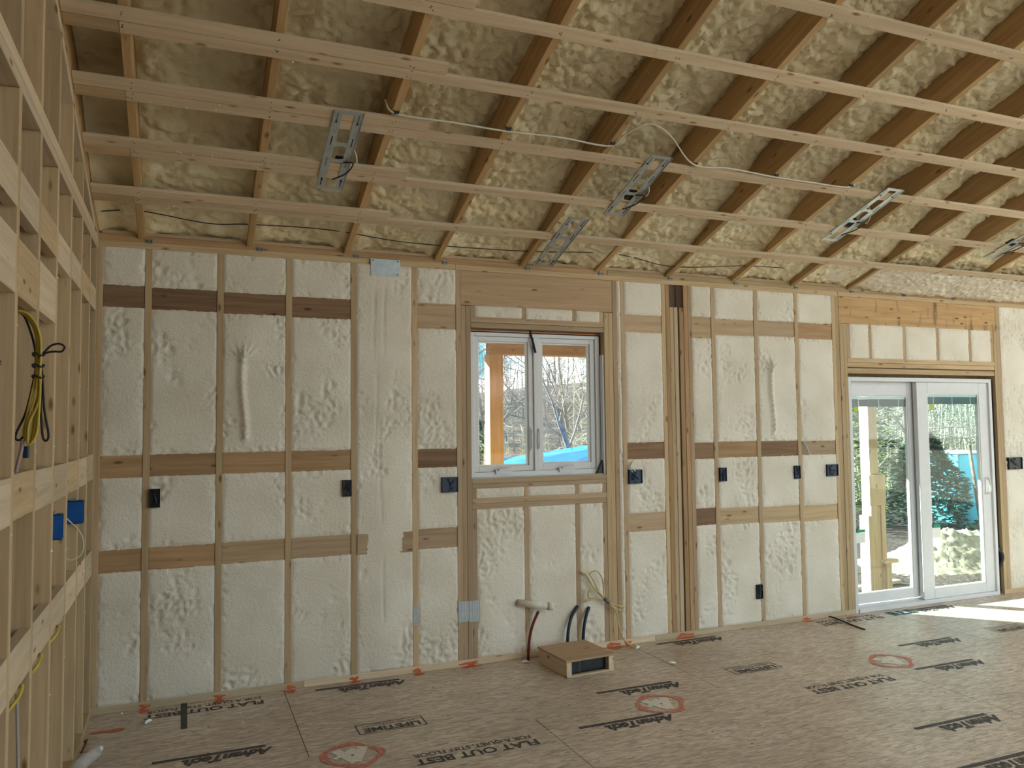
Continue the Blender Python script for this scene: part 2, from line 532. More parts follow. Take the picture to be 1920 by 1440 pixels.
def join_flat(name, pieces):
    """pieces: (mesh, dx, dy) and (x0, y0, x1, y1) rectangles, all in one flat mesh"""
    mb = MB()
    for p in pieces:
        if isinstance(p[0], bpy.types.Mesh):
            me, dx, dy = p
            mb.add([(v.co.x + dx, v.co.y + dy, 0) for v in me.vertices], [list(q.vertices) for q in me.polygons])
        else:
            x0, y0, x1, y1 = p
            mb.add([(x0, y0, 0), (x1, y0, 0), (x1, y1, 0), (x0, y1, 0)], [[0, 1, 2, 3]])
    return mesh(name, mb.v, mb.f)
LOGO = join_flat('printed_logo', [(text_mesh('AdvanTech.', 0.43, 0.40, 0.06, 1.2), 0.0, 0.045), (0.035, 0.0, 0.56, 0.028)])
SLOGAN = join_flat('printed_slogan', [(text_mesh('FLAT OUT BEST', 0.64, 0.0, 0.03, 1.0), 0.0, 0.085), (text_mesh('FOR A QUIET, STIFF FLOOR', 0.62, 0.0, 0.012, 1.15), 0.01, 0.018)])
STAMP = join_flat('printed_stamp', [(text_mesh('LIFETIME', 0.31, 0.0, 0.04, 1.0), 0.03, 0.065), (text_mesh('LIMITED WARRANTY', 0.31, 0.0, 0.0, 1.15), 0.03, 0.02),
                                    (0, 0, 0.37, 0.006), (0, 0.134, 0.37, 0.14), (0, 0, 0.006, 0.14), (0.364, 0, 0.37, 0.14)])
def printed(name, me, x, y):
    return link(name, me, INK, floor, (x, y, 0.0012), (0, 0, math.pi))
for x, y in [(1.585, -0.83), (4.01, -0.83), (6.45, -0.83), (8.89, -0.83), (2.47, -0.075), (4.905, -0.075), (7.34, -0.075),
             (3.66, -1.275), (6.10, -1.275), (8.53, -1.275), (5.25, -2.0), (7.69, -2.0), (2.82, -2.0), (5.02, -2.43), (7.46, -2.43)]:
    printed('printed_logo', LOGO, x, y)
for x, y in [(2.83, -1.245), (5.26, -1.245), (7.70, -1.245), (1.60, -0.045), (6.475, -0.045), (4.05, -2.455)]:
    printed('printed_slogan', SLOGAN, x, y)
for x, y in [(2.385, -0.765), (4.80, -0.765), (7.24, -0.765), (3.40, -2.02), (6.0, -2.02)]:
    printed('printed_stamp', STAMP, x, y)

def blob(name, cx, cy, rx, ry, mat, seed, z=0.0016, parent=None):
    r_ = random.Random(seed)
    n = 26
    ph = [r_.uniform(0, 6.28) for _ in range(3)]
    V = [(0, 0, 0)]
    for k in range(n):
        a = 2 * math.pi * k / n
        q = 1 + .22 * math.sin(3 * a + ph[0]) + .15 * math.sin(5 * a + ph[1]) + .1 * math.sin(9 * a + ph[2])
        V.append((rx * q * math.cos(a), ry * q * math.sin(a), 0))
    return link(name, mesh(name, V, [[0, k + 1, (k + 1) % n + 1] for k in range(n)]), mat, parent or floor, (cx, cy, z))
def ring(cx, cy, r0, w, seed):
    r_ = random.Random(seed)
    n = 48
    ph = [r_.uniform(0, 6.28) for _ in range(2)]
    V, Fc = [], []
    for k in range(n):
        a = 2 * math.pi * k / n
        q = r0 * (1 + .07 * math.sin(2 * a + ph[0]) + .04 * math.sin(5 * a + ph[1]))
        ww = w * (1 + .35 * math.sin(4 * a + ph[1]))
        V += [(q * math.cos(a), q * math.sin(a), 0), ((q + ww) * math.cos(a), (q + ww) * math.sin(a), 0)]
    for k in range(n):
        j = (k + 1) % n
        Fc.append([2 * k, 2 * k + 1, 2 * j + 1, 2 * j])
    return link('paint_ring', mesh('paint_ring', V, Fc), RED, floor, (cx, cy, 0.0016))
for i, (cx, cy) in enumerate([(1.93, -1.14), (3.695, -1.15), (5.545, -1.09)]):
    ring(cx, cy, 0.118, 0.032, 30 + i)
    mb = MB()
    for (x0, y0, x1, y1, w) in [(-.06, .07, 0, -.08, .022), (.06, .07, 0, -.08, .022), (-.05, .02, .06, .02, .02), (-.08, -.02, .02, .06, .012)]:
        d = Vector((y0 - y1, x1 - x0, 0)).normalized() * w
        mb.add([(x0 + d.x, y0 + d.y, 0), (x1 + d.x, y1 + d.y, 0), (x1 - d.x, y1 - d.y, 0), (x0 - d.x, y0 - d.y, 0)], [[0, 3, 2, 1]])
    mb.v = [(a * 1.15, b_ * 1.15, c + 0.0004 * (k // 4)) for k, (a, b_, c) in enumerate(mb.v)]
    mb.build('paint_letter', WHITEP, floor, loc=(cx, cy, 0.0020))
for i, (x, w, dy) in enumerate([(0.955, .045, .055), (1.36, .05, .05), (1.77, .045, .055), (2.165, .05, .035), (2.575, .05, .05), (2.94, .11, .03), (4.04, .10, .05), (4.16, .05, .06), (4.66, .13, .03), (5.83, .07, .03)]):
    blob('paint_mark', x, -0.008 - dy * .7, w * .62, dy * .6, ORANGE, 60 + i)
    mk = blob('paint_mark', x, -0.0026, w * .6, 0.012, ORANGE, 90 + i, z=0.014)
    mk.rotation_euler = (math.pi / 2, 0, 0)
blob('paint_mark', 0.80, -0.30, 0.085, 0.022, ORANGE, 77)
blob('paint_mark', 8.5, -0.06, 0.09, 0.03, RED, 79)
TAPE = plain('dark_tape', (0.03, 0.035, 0.03), 0.5, 0.3, vary=0.2)
board('tape_strip', floor, (1.152, -0.43, 0.0012), (1.184, -0.004, 0.0024), TAPE, r=0.0003)

# ================================================================== back wall: studs, plates, blocking, headers and trimmed foam
wall = empty('wall_back', label='foam insulated stud wall with window and sliding door openings', cat='wall', kind='structure')
ZP = 2.677          # underside of the top plates
ZB = 0.040          # top of the bottom plate
D = 0.14            # lumber depth
def vert(name, x0, x1, z0, z1, tone='std', y0=0.0):
    return board(name, wall, (x0, y0, z0), (x1, D, z1), wood('z', tone))
def horiz(name, x0, x1, z0, z1, tone='std', y0=0.0, y1=D):
    return board(name, wall, (x0, y0, z0), (x1, y1, z1), wood('x', tone))
# plates
for x0, x1 in ((0.545, 1.85), (1.852, 4.4), (4.402, 6.366)):
    horiz('bottom_plate', x0, x1, 0.0, ZB, 'pale', y0=-0.002)
horiz('bottom_plate', 8.176, 12.4, 0.0, ZB, 'std', y0=-0.002)
for x0, x1 in ((0.545, 2.86), (2.862, 6.28), (6.282, 12.4)):
    horiz('top_plate', x0, x1, ZP, ZP + .038, 'std')
for x0, x1 in ((0.545, 4.05), (4.052, 8.9), (8.902, 12.4)):
    horiz('top_plate', x0, x1, ZP + .0385, ZP + .0765, 'warm' if x0 < 1 else 'std', y0=0.004)
for x0, x1 in ((0.70, 5.2), (5.202, 12.4)):
    horiz('top_plate', x0, x1, ZP + .077, ZP + .098, 'pink' if x0 < 1 else 'std', y0=0.001)
# full-height studs
SW = 0.038
studs = {'corner': (0.672, 0.708), 'a': (0.930, 0.968), 'b': (1.331, 1.369), 'c': (1.737, 1.775), 'd': (2.145, 2.183), 'e': (2.551, 2.589),
         'g': (4.154, 4.192), 'h': (4.515, 4.550), 'i': (4.971, 5.009), 'j': (5.387, 5.425), 'k': (5.802, 5.840)}
tones = {'corner': 'std', 'd': 'std', 'g': 'pink', 'i': 'pink', 'j': 'pink', 'k': 'std'}
for n_, (x0, x1) in studs.items():
    vert('stud', x0, x1, ZB, ZP, tones.get(n_, 'std'))
vert('stud', 0.632, 0.671, ZB, ZP, 'std', y0=0.0)
# window trimmers
vert('king_stud', 2.863, 2.899, ZB, ZP, 'pink'); vert('jack_stud', 2.900, 2.934, ZB, 2.434, 'dark' if False else 'pink', y0=0.002); vert('jack_stud', 2.935, 2.968, ZB, 2.434, 'pink')
vert('jack_stud', 4.013, 4.049, ZB, 2.434, 'std'); vert('jack_stud', 4.050, 4.086, ZB, 2.434, 'std', y0=0.002); vert('king_stud', 4.087, 4.125, ZB, ZP, 'pink')
horiz('window_header', 2.900, 4.086, 2.438, ZP - .001, 'ply', y0=0.002)
WC = [(2.969, 3.004), (3.352, 3.390), (3.752, 3.790), (3.977, 4.012)]
for x0, x1 in WC:
    vert('cripple_stud', x0, x1, 2.361, 2.437, 'pink', y0=0.004)
    vert('cripple_stud', x0, x1, 1.113, 1.176, 'pink', y0=0.004)
    vert('cripple_stud', x0, x1, ZB, 1.036, 'pink', y0=0.002)
horiz('head_plate', 2.969, 4.012, 2.322, 2.360, 'pink'); horiz('head_plate', 2.969, 4.012, 2.286, 2.320, 'pink', y0=0.002)
horiz('sill_plate', 2.969, 4.012, 1.209, 1.245, 'pink'); horiz('sill_plate', 2.969, 4.012, 1.177, 1.208, 'pink', y0=0.002)
horiz('sill_plate', 2.969, 4.012, 1.075, 1.112, 'pink'); horiz('sill_plate', 2.969, 4.012, 1.037, 1.0745, 'pink', y0=0.002)
# built-up post
for k, (x0, x1, zt, tn) in enumerate([(4.552, 4.587, ZP, 'warm'), (4.589, 4.624, 2.503, 'std'), (4.626, 4.660, 2.503, 'pale'), (4.676, 4.714, 2.503, 'warm'), (4.716, 4.753, ZP, 'warm'), (4.756, 4.792, ZP, 'pink')]):
    vert('post_ply', x0, x1, ZB, zt, tn, y0=0.002 * (k % 2))
vert('post_ply', 4.661, 4.675, ZB, 2.503, 'dark', y0=0.02)  # dark filler drawn for the shade in the gap between plies
for k in range(4):
    vert('beam_pocket_board', 4.589 + k * .0318, 4.589 + k * .0318 + .031, 2.505, ZP, 'black', y0=0.012 + .004 * (k % 2))
# door trimmers
vert('king_stud', 6.205, 6.243, ZB, ZP, 'std'); vert('king_stud', 6.244, 6.284, ZB, ZP, 'std', y0=0.002)
vert('jack_stud', 6.286, 6.325, ZB - .04, 2.444, 'std'); vert('jack_stud', 6.326, 6.365, ZB - .04, 2.444, 'std', y0=0.001)
vert('jack_stud', 8.176, 8.213, ZB - .04, 2.444, 'std'); vert('king_stud', 8.214, 8.250, ZB, ZP, 'std')
vert('stud', 8.251, 8.272, ZB, ZP, 'pink', y0=0.002)
horiz('door_header', 6.286, 8.213, 2.446, ZP - .001, 'stained', y0=0.002)
for xc in (6.386, 6.633, 7.036, 7.447, 7.863, 8.156):
    vert('cripple_stud', xc - .019, xc + .019, 2.152, 2.445, 'pink' if xc < 8 else 'std', y0=0.003)
horiz('head_plate', 6.366, 8.175, 2.114, 2.151, 'std'); horiz('head_plate', 6.366, 8.175, 2.074, 2.112, 'std', y0=0.003)
horiz('head_plate', 6.366, 8.175, 2.020, 2.064, 'std', y0=0.006)
horiz('head_plate', 6.366, 8.175, 2.066, 2.072, 'dark', y0=0.02)  # dark strip stands for the shade in the gap between two plates
for xc in (8.68, 9.09, 9.50, 9.91, 10.32):
    vert('stud', xc - .019, xc + .019, ZB, ZP, 'std', y0=0.012)

# flat blocking
R1, R2, R3 = (2.303, 2.438), (1.331, 1.464), (0.789, 0.922)
foam_cells = []
def bay(x0, x1, rows, tn, zlo=ZB, zhi=ZP, style=0):
    """blocking between two studs and the foam above, between and below it"""
    z = zlo
    for (a, b_), t_ in zip(rows, tn):
        foam_cells.append((x0, x1, z, a, style))
        horiz('blocking', x0 + .001, x1 - .001, a, b_, t_, y0=0.005)
        z = b_
    foam_cells.append((x0, x1, z, zhi, style))
s = studs
rows = [R3, R2, R1]
def sh(d3, d2, d1): return [(R3[0] + d3, R3[1] + d3), (R2[0] + d2, R2[1] + d2), (R1[0] + d1, R1[1] + d1)]
bay(s['corner'][1], s['a'][0], sh(-.004, -.006, .017), ['warm', 'warm', 'dark'])
bay(s['a'][1], s['b'][0], sh(-.002, -.002, .012), ['warm', 'warm', 'dark'])
bay(s['b'][1], s['c'][0], sh(.001, 0, .006), ['std', 'warm', 'dark'], style=1)
bay(s['c'][1], s['d'][0], sh(.002, 0, 0), ['pink', 'warm', 'dark'], style=2)
foam_cells.append((s['d'][1], s['e'][0], ZB, ZP, 3))
board('blocking', wall, (2.184, -0.009, .79), (2.30, 0.03, .92), wood('x', 'pink'))
board('blocking', wall, (2.427, -0.009, .785), (2.55, 0.03, .918), wood('x', 'pink'))
bay(s['e'][1], 2.863, [(.792, .929), (1.329, 1.457), (2.262, 2.440)], ['pink', 'dark', 'pink'])
bay(3.004, 3.352, [], [], 2.361, 2.437); bay(3.390, 3.752, [], [], 2.361, 2.437); bay(3.790, 3.977, [], [], 2.361, 2.437)
bay(3.004, 3.352, [], [], 1.113, 1.176); bay(3.390, 3.752, [], [], 1.113, 1.176); bay(3.790, 3.977, [], [], 1.113, 1.176)
bay(3.004, 3.352, [], [], ZB, 1.036, 2); bay(3.390, 3.752, [], [], ZB, 1.036, 4); bay(3.790, 3.977, [], [], ZB, 1.036)
bay(4.125, 4.154, [], [])
bay(4.192, 4.515, [(.808, .947), (1.343, 1.471), (2.294, 2.432)], ['pink', 'dark', 'pink'], style=4)
bay(4.792, 4.971, [(.821, .955), (1.329, 1.460), (2.270, 2.443)], ['dark', 'dark', 'std'])
bay(5.009, 5.387, [(.813, .946), (1.334, 1.464), (2.299, 2.434)], ['std', 'warm', 'pink'], style=2)
bay(5.425, 5.802, [(.803, .935), (1.334, 1.460), (2.306, 2.438)], ['std', 'dark', 'pink'], style=1)
bay(5.840, 6.205, [(.793, .924), (1.335, 1.454), (2.298, 2.437)], ['std', 'pink', 'warm'], style=4)
xs = [6.405, 6.614, 6.652, 7.017, 7.055, 7.428, 7.466, 7.844, 7.882, 8.137]
for k in range(0, 10, 2):
    bay(xs[k], xs[k + 1], [], [], 2.152, 2.445, 4)
bay(8.272, 8.661, [], [], style=2); bay(8.699, 9.071, [], []); bay(9.109, 9.481, [], []); bay(9.519, 9.891, [], []); bay(9.929, 10.301, [], [])

def foam_wall_panel(x0, x1, z0, z1, style, seed):
    w, h = x1 - x0, z1 - z0
    step = 0.0075 if (style == 1 and z0 > 1) else 0.010
    nx, nz = max(4, int(w / step)), max(4, int(h / step))
    u = np.linspace(0, 1, nx); v = np.linspace(0, 1, nz)
    U, Vv = np.meshgrid(u, v, indexing='ij')
    X, Z = x0 + U * w, z0 + Vv * h
    d = np.minimum(np.minimum(X - x0, x1 - X), np.minimum(Z - z0, z1 - Z))
    big = fbm(X * 3.1, Z * 2.6, seed, 3)
    lo_, hi_ = {0: (.02, .35), 1: (.05, .4), 2: (-.12, .25), 3: (.1, .5), 4: (.2, .6)}[style]
    Mk = sstep(lo_, hi_, big)
    Mk = np.maximum(Mk, np.exp(-(d / .028) ** 2) * sstep(-.25, .25, pn(X * 9, Z * 9, seed + 5)) * .9)
    wx, wz = X + .02 * pn(X * 12, Z * 12, seed + 1), Z + .02 * pn(X * 12 + 7, Z * 12, seed + 2)
    rough = np.abs(pn(wx * 20, wz * 20, seed + 3)) * .034 + np.abs(pn(wx * 43, wz * 43, seed + 4)) * .016
    Y = -0.004 + Mk * (rough - .004) + .004 * pn(X * 5, Z * 4, seed + 8) + .0016 * pn(X * 70, Z * 70, seed + 9)
    if style == 1 and h > .6 and z0 > 1:      # a ropy dribble of foam down the bay
        xc = x0 + w * .32 + .012 * np.sin(Z * 9)
        zt = z0 + h * .72; zb = z0 + h * .08
        body = np.exp(-((X - xc) / .020) ** 2) * sstep(zb - .03, zb + .03, Z) * (1 - sstep(zt - .02, zt + .05, Z))
        ribs = .55 + .45 * np.abs(np.sin((Z + .5 * np.abs(X - xc)) * 80))
        Y -= body * ribs * .026
        fan = np.exp(-(((X - xc - .01) / .07) ** 2 + ((Z - zt) / .05) ** 2))
        Y -= fan * (.010 + .012 * np.abs(np.sin(np.arctan2(Z - zt + .06, X - xc) * 9)))
    if style == 3:                 # chase filled proud, with trowel lines
        Y -= .012 * np.exp(-((X - (x0 + x1) / 2) / .13) ** 2)
        for xl, za, zb in ((x0 + .15, .95, 1.75), (x0 + .18, 2.05, 2.6), (x0 + .115, 2.05, 2.55), (x0 + .17, .3, .8), (x0 + .125, 1.2, 2.0)):
            xl2 = xl + .006 * np.sin(Z * 7 + za)
            Y += .007 * np.exp(-((X - xl2) / .005) ** 2) * sstep(za, za + .1, Z) * (1 - sstep(zb - .1, zb, Z))
    Y = np.minimum(Y, .03)
    # ragged rim, tucked back behind the wood
    rim = d < 1e-6
    jx = .007 * pn(X * 40, Z * 40, seed + 11) + .004; jz = .007 * pn(X * 40 + 3, Z * 40, seed + 12) + .004
    X = np.where(U <= 0, X - jx, np.where(U >= 1, X + jx, X))
    Z = np.where(Vv <= 0, Z - jz, np.where(Vv >= 1, Z + jz, Z))
    Y = np.where(rim, .006, Y)
    cx, cz = (x0 + x1) / 2, (z0 + z1) / 2
    P = np.stack([X - cx, Y, Z - cz], -1)
    return link('foam_panel', grid_mesh('foam_panel', P), FOAM_W, wall, (cx, 0, cz))
for i, (x0, x1, z0, z1, st_) in enumerate(foam_cells):
    foam_wall_panel(x0, x1, z0, z1, st_, 100 + i * 13)
# outside sheathing round the two openings
for lo, hi in [((0.3, .143, -.3), (2.965, .158, 3.2)), ((2.965, .143, -.3), (4.016, .158, 1.243)), ((2.965, .143, 2.289), (4.016, .158, 3.2)),
               ((4.016, .143, -.3), (6.364, .158, 3.2)), ((6.364, .143, 2.0), (8.178, .158, 3.2)), ((8.178, .143, -.3), (12.5, .158, 3.2)), ((6.364, .143, -.3), (8.178, .158, -.022))]:
    board('sheathing', wall, lo, hi, SHEATH)

# ================================================================== left wall: open studs, rows of blocking, gable studs above
lwall = empty('wall_left', label='open stud partition wall with rows of blocking and gable framing', cat='wall', kind='structure')
XL = 0.680
LY = [-0.047, -0.370, -0.736, -1.134, -1.540, -1.953, -2.335, -2.745, -3.15, -3.555, -3.96, -4.37, -4.77, -5.18]
MS, Z0S = 0.345, 2.715      # ceiling slope, underside of the strapping at the back wall
def ceil_z(y): return Z0S - MS * y
for k in range(3):
    board('bottom_plate', lwall, (XL - D, -0.003 - (k + 1) * 1.8 + .001, 0), (XL + .002, -0.003 - k * 1.8, .038), wood('y', 'std'))
for y in LY:
    board('stud', lwall, (XL - D, y - .019, .038), (XL, y + .019, 2.652), wood('z', 'std'))
for k, (za, zb) in enumerate(((2.653, 2.690), (2.691, 2.729), (2.730, 2.744))):
    board('top_plate', lwall, (XL - D, -5.4, za), (XL + .001 * (k % 2), -0.003, zb), wood('y', 'pale'))
for y in LY[2:]:
    zt = ceil_z(y) - .03
    board('gable_stud', lwall, (XL - D, y - .019, 2.745), (XL, y + .019, zt), wood('z', 'std'))
TH = math.atan(MS)
def sloped(name, parent, x0, x1, ya, yb, off0, off1, mat, r=0.0015):
    """board running up the slope between y=ya and y=yb, off0..off1 above the strapping underside, square to it"""
    c, sn = math.cos(TH), math.sin(TH)
    L = abs(yb - ya) / c
    ym = (ya + yb) / 2
    mid = (off0 + off1) / 2
    loc = Vector(((x0 + x1) / 2, ym, ceil_z(ym))) + Vector((0, sn, c)) * mid
    return link(name, box_mesh(abs(x1 - x0), L, abs(off1 - off0), r), mat, parent, loc, (-TH, 0, 0))
sloped('gable_plate', lwall, XL - D, XL, -5.4, -0.01, -0.045, -0.008, wood('y', 'pale'))
sloped('gable_rim', lwall, XL - .038, XL + .002, -5.4, -0.01, -0.0075, 0.255, wood('y', 'rafter'))
def lrow(z0, z1, tones, ymax=0.0, x0=XL - D, jit=.006):
    for k in range(len(LY) - 1):
        ya, yb = LY[k + 1] + .0195, LY[k] - .0195
        if yb > ymax: continue
        dz = RND.uniform(-jit, jit)
        board('blocking', lwall, (XL - .038, ya, z0 + dz), (XL - .001, yb, z1 + dz), wood('y', tones[k % len(tones)]))
lrow(2.288, 2.412, ['pale', 'std', 'pale'])
lrow(2.022, 2.200, ['pale', 'std'], ymax=-1.5)
lrow(1.325, 1.467, ['pale', 'pale', 'std'])
lrow(0.795, 0.936, ['pale'])
board('backing_board', lwall, (0.515, -5.5, 0), (0.53, -0.0, 4.6), DRYWALL)
link('grade_stamp', text_mesh('292', 0.030, 0, .01), INK, lwall, (XL - .062, LY[6] - .0197, 1.800), (math.pi / 2, 0, 0))
SMUDGE = ink_mat('smudged_stamp_ink', (0.07, 0.05, 0.04), (0.40, 0.28, 0.17), 0.5)
for z in (1.982, 2.020):
    mb = MB(); mb.add([(-.03, 0, -.007), (.03, 0, -.007), (.03, 0, .007), (-.03, 0, .007)], [[0, 1, 2, 3]])
    mb.build('grade_stamp', SMUDGE, lwall, loc=(XL - .075, LY[6] - .0197, z))

# ================================================================== ceiling: rafters, strapping, sprayed foam
ceil = empty('ceiling', label='sloped ceiling of rafters and strapping with sprayed foam between', cat='ceiling', kind='structure')
RAF = [0.890, 1.500, 2.101, 2.711, 3.343, 3.945, 4.554, 5.173, 5.770, 6.380, 6.990, 7.600, 8.210, 8.820, 9.430, 10.04, 10.65, 11.26, 11.87]   # left faces
YT = -5.6
for x in RAF:
    sloped('rafter', ceil, x, x + .038, YT, 0.10, 0.0195, 0.255, wood('y', 'rafter'))
rows_y = [-0.375, -0.765, -1.156, -1.544, -1.920, -2.319, -2.705, -3.09, -3.475, -3.86, -4.245, -4.63, -5.015]
for k, ye in enumerate(rows_y):
    ya = ye - .0605
    tl = 'std' if k % 2 else 'pale'
    sloped_row = lambda x0, x1, a, b_, tn: board_s(x0, x1, a, b_, tn)
    def board_s(x0, x1, a, b_, tn):
        c, sn = math.cos(TH), math.sin(TH)
        L = (b_ - a) / c
        ym = (a + b_) / 2
        loc = Vector(((x0 + x1) / 2, ym, ceil_z(ym))) + Vector((0, sn, c)) * .0095
        return link('strap', box_mesh(x1 - x0, L, .019, .0008), wood('x', tn), ceil, loc, (-TH, 0, 0))
    if ye > -2.2:
        board_s(0.684, 0.889, ya, ye, 'std'); board_s(0.684, 2.285 + (k % 3) * .01, ya - .0640, ye - .0640, 'pale')
        board_s(0.891, 7.0 - (k % 3) * .61, ya, ye, 'pale')
    else:
        board_s(0.684, 7.0 - (k % 3) * .61, ya, ye, 'pale')
    board_s(7.002 - (k % 3) * .61, 12.4, ya, ye, 'pale')

def ceiling_foam(x0, x1, seed):
    nx = max(8, int((x1 - x0) / .0125))
    ys = np.concatenate([np.linspace(YT, -3.15, 60), np.linspace(-3.138, 0.03, 265)])
    X, Y = np.meshgrid(np.linspace(x0, x1, nx), ys, indexing='ij')
    d = np.minimum(X - x0, x1 - X)
    fade = sstep(-1.2, -.2, Y)
    dep = .200 * (1 - fade) + .075 * fade + .035 * fbm(X * 2.2, Y * 2.0, seed, 2) * (1 - .5 * fade)
    wx, wy = X + .035 * pn(X * 8, Y * 8, seed + 1), Y + .035 * pn(X * 8 + 5, Y * 8, seed + 2)
    sm = .55 + .45 * sstep(1.4, 2.6, X)                  # calmer, larger lobes in the left bays
    lump = np.abs(pn(wx * 8, wy * 10, seed + 3)) ** .75 * .050 + np.abs(pn(wx * 15, wy * 20, seed + 4)) ** .7 * .050 * sm + np.abs(pn(wx * 30, wy * 35, seed + 6)) ** .8 * .028 * sm
    lump = lump * (.3 + .7 * sstep(0, .05, d))
    dep = dep - lump * (1 - .45 * fade)
    dep = dep - .03 * np.exp(-(d / .03) ** 2) * sstep(-.2, .5, pn(X * 2, Y * 1.6, seed + 7)) - .03 * np.exp(-(d / .09) ** 2) * fade
    dep = np.maximum(dep, .006 + .014 * (1 - fade))
    dep += .0195
    c, sn = math.cos(TH), math.sin(TH)
    P = np.stack([X - x0, Y + sn * dep, (Z0S - MS * Y) + c * dep], -1)
    return link('foam_bay', grid_mesh('foam_bay', P), FOAM_C, ceil, (x0, 0, 0))
edges = [(0.684, 0.889)] + [(RAF[k] + .039, RAF[k + 1] - .001) for k in range(len(RAF) - 1)]
for i, (a, b_) in enumerate(edges):
    ceiling_foam(a, b_, 900 + i * 31)
# foam carried over the rafter tails above the sliding door
def eave_foam():
    x0, x1, ya, yb = 6.0, 12.4, -0.378, 0.012
    nx, ny = int((x1 - x0) / .016), 34
    X, Y = np.meshgrid(np.linspace(x0, x1, nx), np.linspace(ya, yb, ny), indexing='ij')
    ramp_x = sstep(6.0, 6.9, X)
    dep = .012 - .022 * ramp_x - (np.abs(pn(X * 16, Y * 20, 5)) * .034 + np.abs(pn(X * 34, Y * 38, 6)) * .018) * ramp_x
    dep += .05 * (1 - ramp_x)
    dep = np.where(Y > -.06, dep + .10 * ((Y + .06) / .07) ** 2 * .3, dep)
    c, sn = math.cos(TH), math.sin(TH)
    P = np.stack([X, Y + sn * dep, (Z0S - MS * Y) + .0195 + c * dep], -1)
    return link('eave_foam', grid_mesh('eave_foam', P), FOAM_W, ceil)
eave_foam()
sloped('roof_deck', ceil, 0.3, 12.5, YT - .1, 0.10, 0.256, 0.275, SHEATH)

# ================================================================== window: twin casement in white vinyl
win = empty('window_1', label='white vinyl twin casement window above the plumbing stubs', cat='window', kind='structure')
def part(name, parent, lo, hi, mat, r=0.002): return board(name, parent, lo, hi, mat, r)
FY0, FY1 = 0.058, 0.14
part('frame_jamb', win, (2.984, FY0, 1.248), (3.012, FY1, 2.262), VINYL); part('frame_jamb', win, (3.966, FY0, 1.248), (4.000, FY1, 2.262), VINYL)
part('frame_head', win, (3.012, FY0, 2.236), (3.966, FY1, 2.262), VINYL); part('frame_sill', win, (3.012, FY0, 1.248), (3.966, FY1, 1.284), VINYL)
part('frame_mullion', win, (3.466, FY0, 1.284), (3.504, FY1, 2.236), VINYL)
def sash(x0, x1, z0, z1, wl, wr, wb, wt):
    e = empty('sash'); e.parent = win
    y0, y1 = 0.072, 0.125
    part('stile', e, (x0, y0, z0), (x0 + wl, y1, z1), VINYL); part('stile', e, (x1 - wr, y0, z0), (x1, y1, z1), VINYL)
    part('rail', e, (x0 + wl, y0, z0), (x1 - wr, y1, z0 + wb), VINYL); part('rail', e, (x0 + wl, y0, z1 - wt), (x1 - wr, y1, z1), VINYL)
    # stepped glazing bead
    a, b_, c, d = x0 + wl, x1 - wr, z0 + wb, z1 - wt
    for lo, hi in (((a, .086, c), (a + .009, .118, d)), ((b_ - .009, .086, c), (b_, .118, d)), ((a + .009, .086, c), (b_ - .009, .118, c + .009)), ((a + .009, .086, d - .009), (b_ - .009, .118, d))):
        part('glazing_bead', e, lo, hi, WHITE, .001)
    part('pane', e, (a, .100, c), (b_, .104, d), GLASS, .0005)
    return e
sash(3.013, 3.465, 1.285, 2.235, .034, .036, .040, .034)
sash(3.505, 3.965, 1.285, 2.235, .034, .036, .048, .034)
for x in (3.225, 3.715):
    m = MB(); m.box((x - .062, .042, 1.268), (x + .062, .072, 1.300)); m.box((x - .045, .030, 1.292), (x + .055, .044, 1.304))
    m.tube([(x - .04, .036, 1.304), (x, .030, 1.312), (x + .045, .034, 1.318)], .005, 6)
    m.build('crank_handle', VINYL, win)
for x in (3.440, 3.497):
    m = MB(); m.box((x - .008, .056, 1.42), (x + .008, .072, 1.60)); m.tube(spline([(x, .056, 1.58), (x, .040, 1.55), (x, .038, 1.48), (x, .050, 1.44)], 4), .006, 6)
    m.build('lock_lever', VINYL, win)
part('gap_shade', win, (2.984, .062, 2.263), (4.004, .12, 2.270), GAPSHADE, .001); part('gap_shade', win, (4.001, .062, 1.25), (4.008, .12, 2.27), GAPSHADE, .001)  # black strips paint the shadow in the gap round the frame
m = MB(); m.box((4.001, 0.012, 1.247), (4.0125, .058, 2.12)); m.build('jamb_sunlight_strip', VINYL, win)  # white strip paints the sunlight along the right jamb
m = MB(); m.box((2.972, .012, 1.2455), (4.0, .058, 1.2475)); m.build('sill_flashing', WHITE, win)
m = MB(); m.add([(3.952, .03, 1.2476), (4.000, .03, 1.2476), (4.000, .03, 1.345), (3.952, .056, 1.2476), (4.000, .056, 1.2476), (4.000, .056, 1.345)], [[0, 1, 2], [5, 4, 3], [0, 3, 4, 1], [1, 4, 5, 2], [2, 5, 3, 0]])
tag(m.build('corner_flashing', BLACKP), 'small black triangle of flashing in the window sill corner', 'flashing')
ex = MB(); ex.tube([(3.437, .05, 2.285), (3.443, .048, 2.25), (3.462, .045, 2.18), (3.474, .045, 2.13)], .0075, 6)
for k in range(10):
    t = k / 9; ex.tube([(3.437 + .037 * t, .05 - .005 * t, 2.28 - .15 * t), (3.4385 + .037 * t, .05 - .005 * t, 2.276 - .15 * t)], .0095, 6)
tag(ex.build('zip_strap', BLACKC), 'black ribbed strap dangling over the window mullion', 'strap')

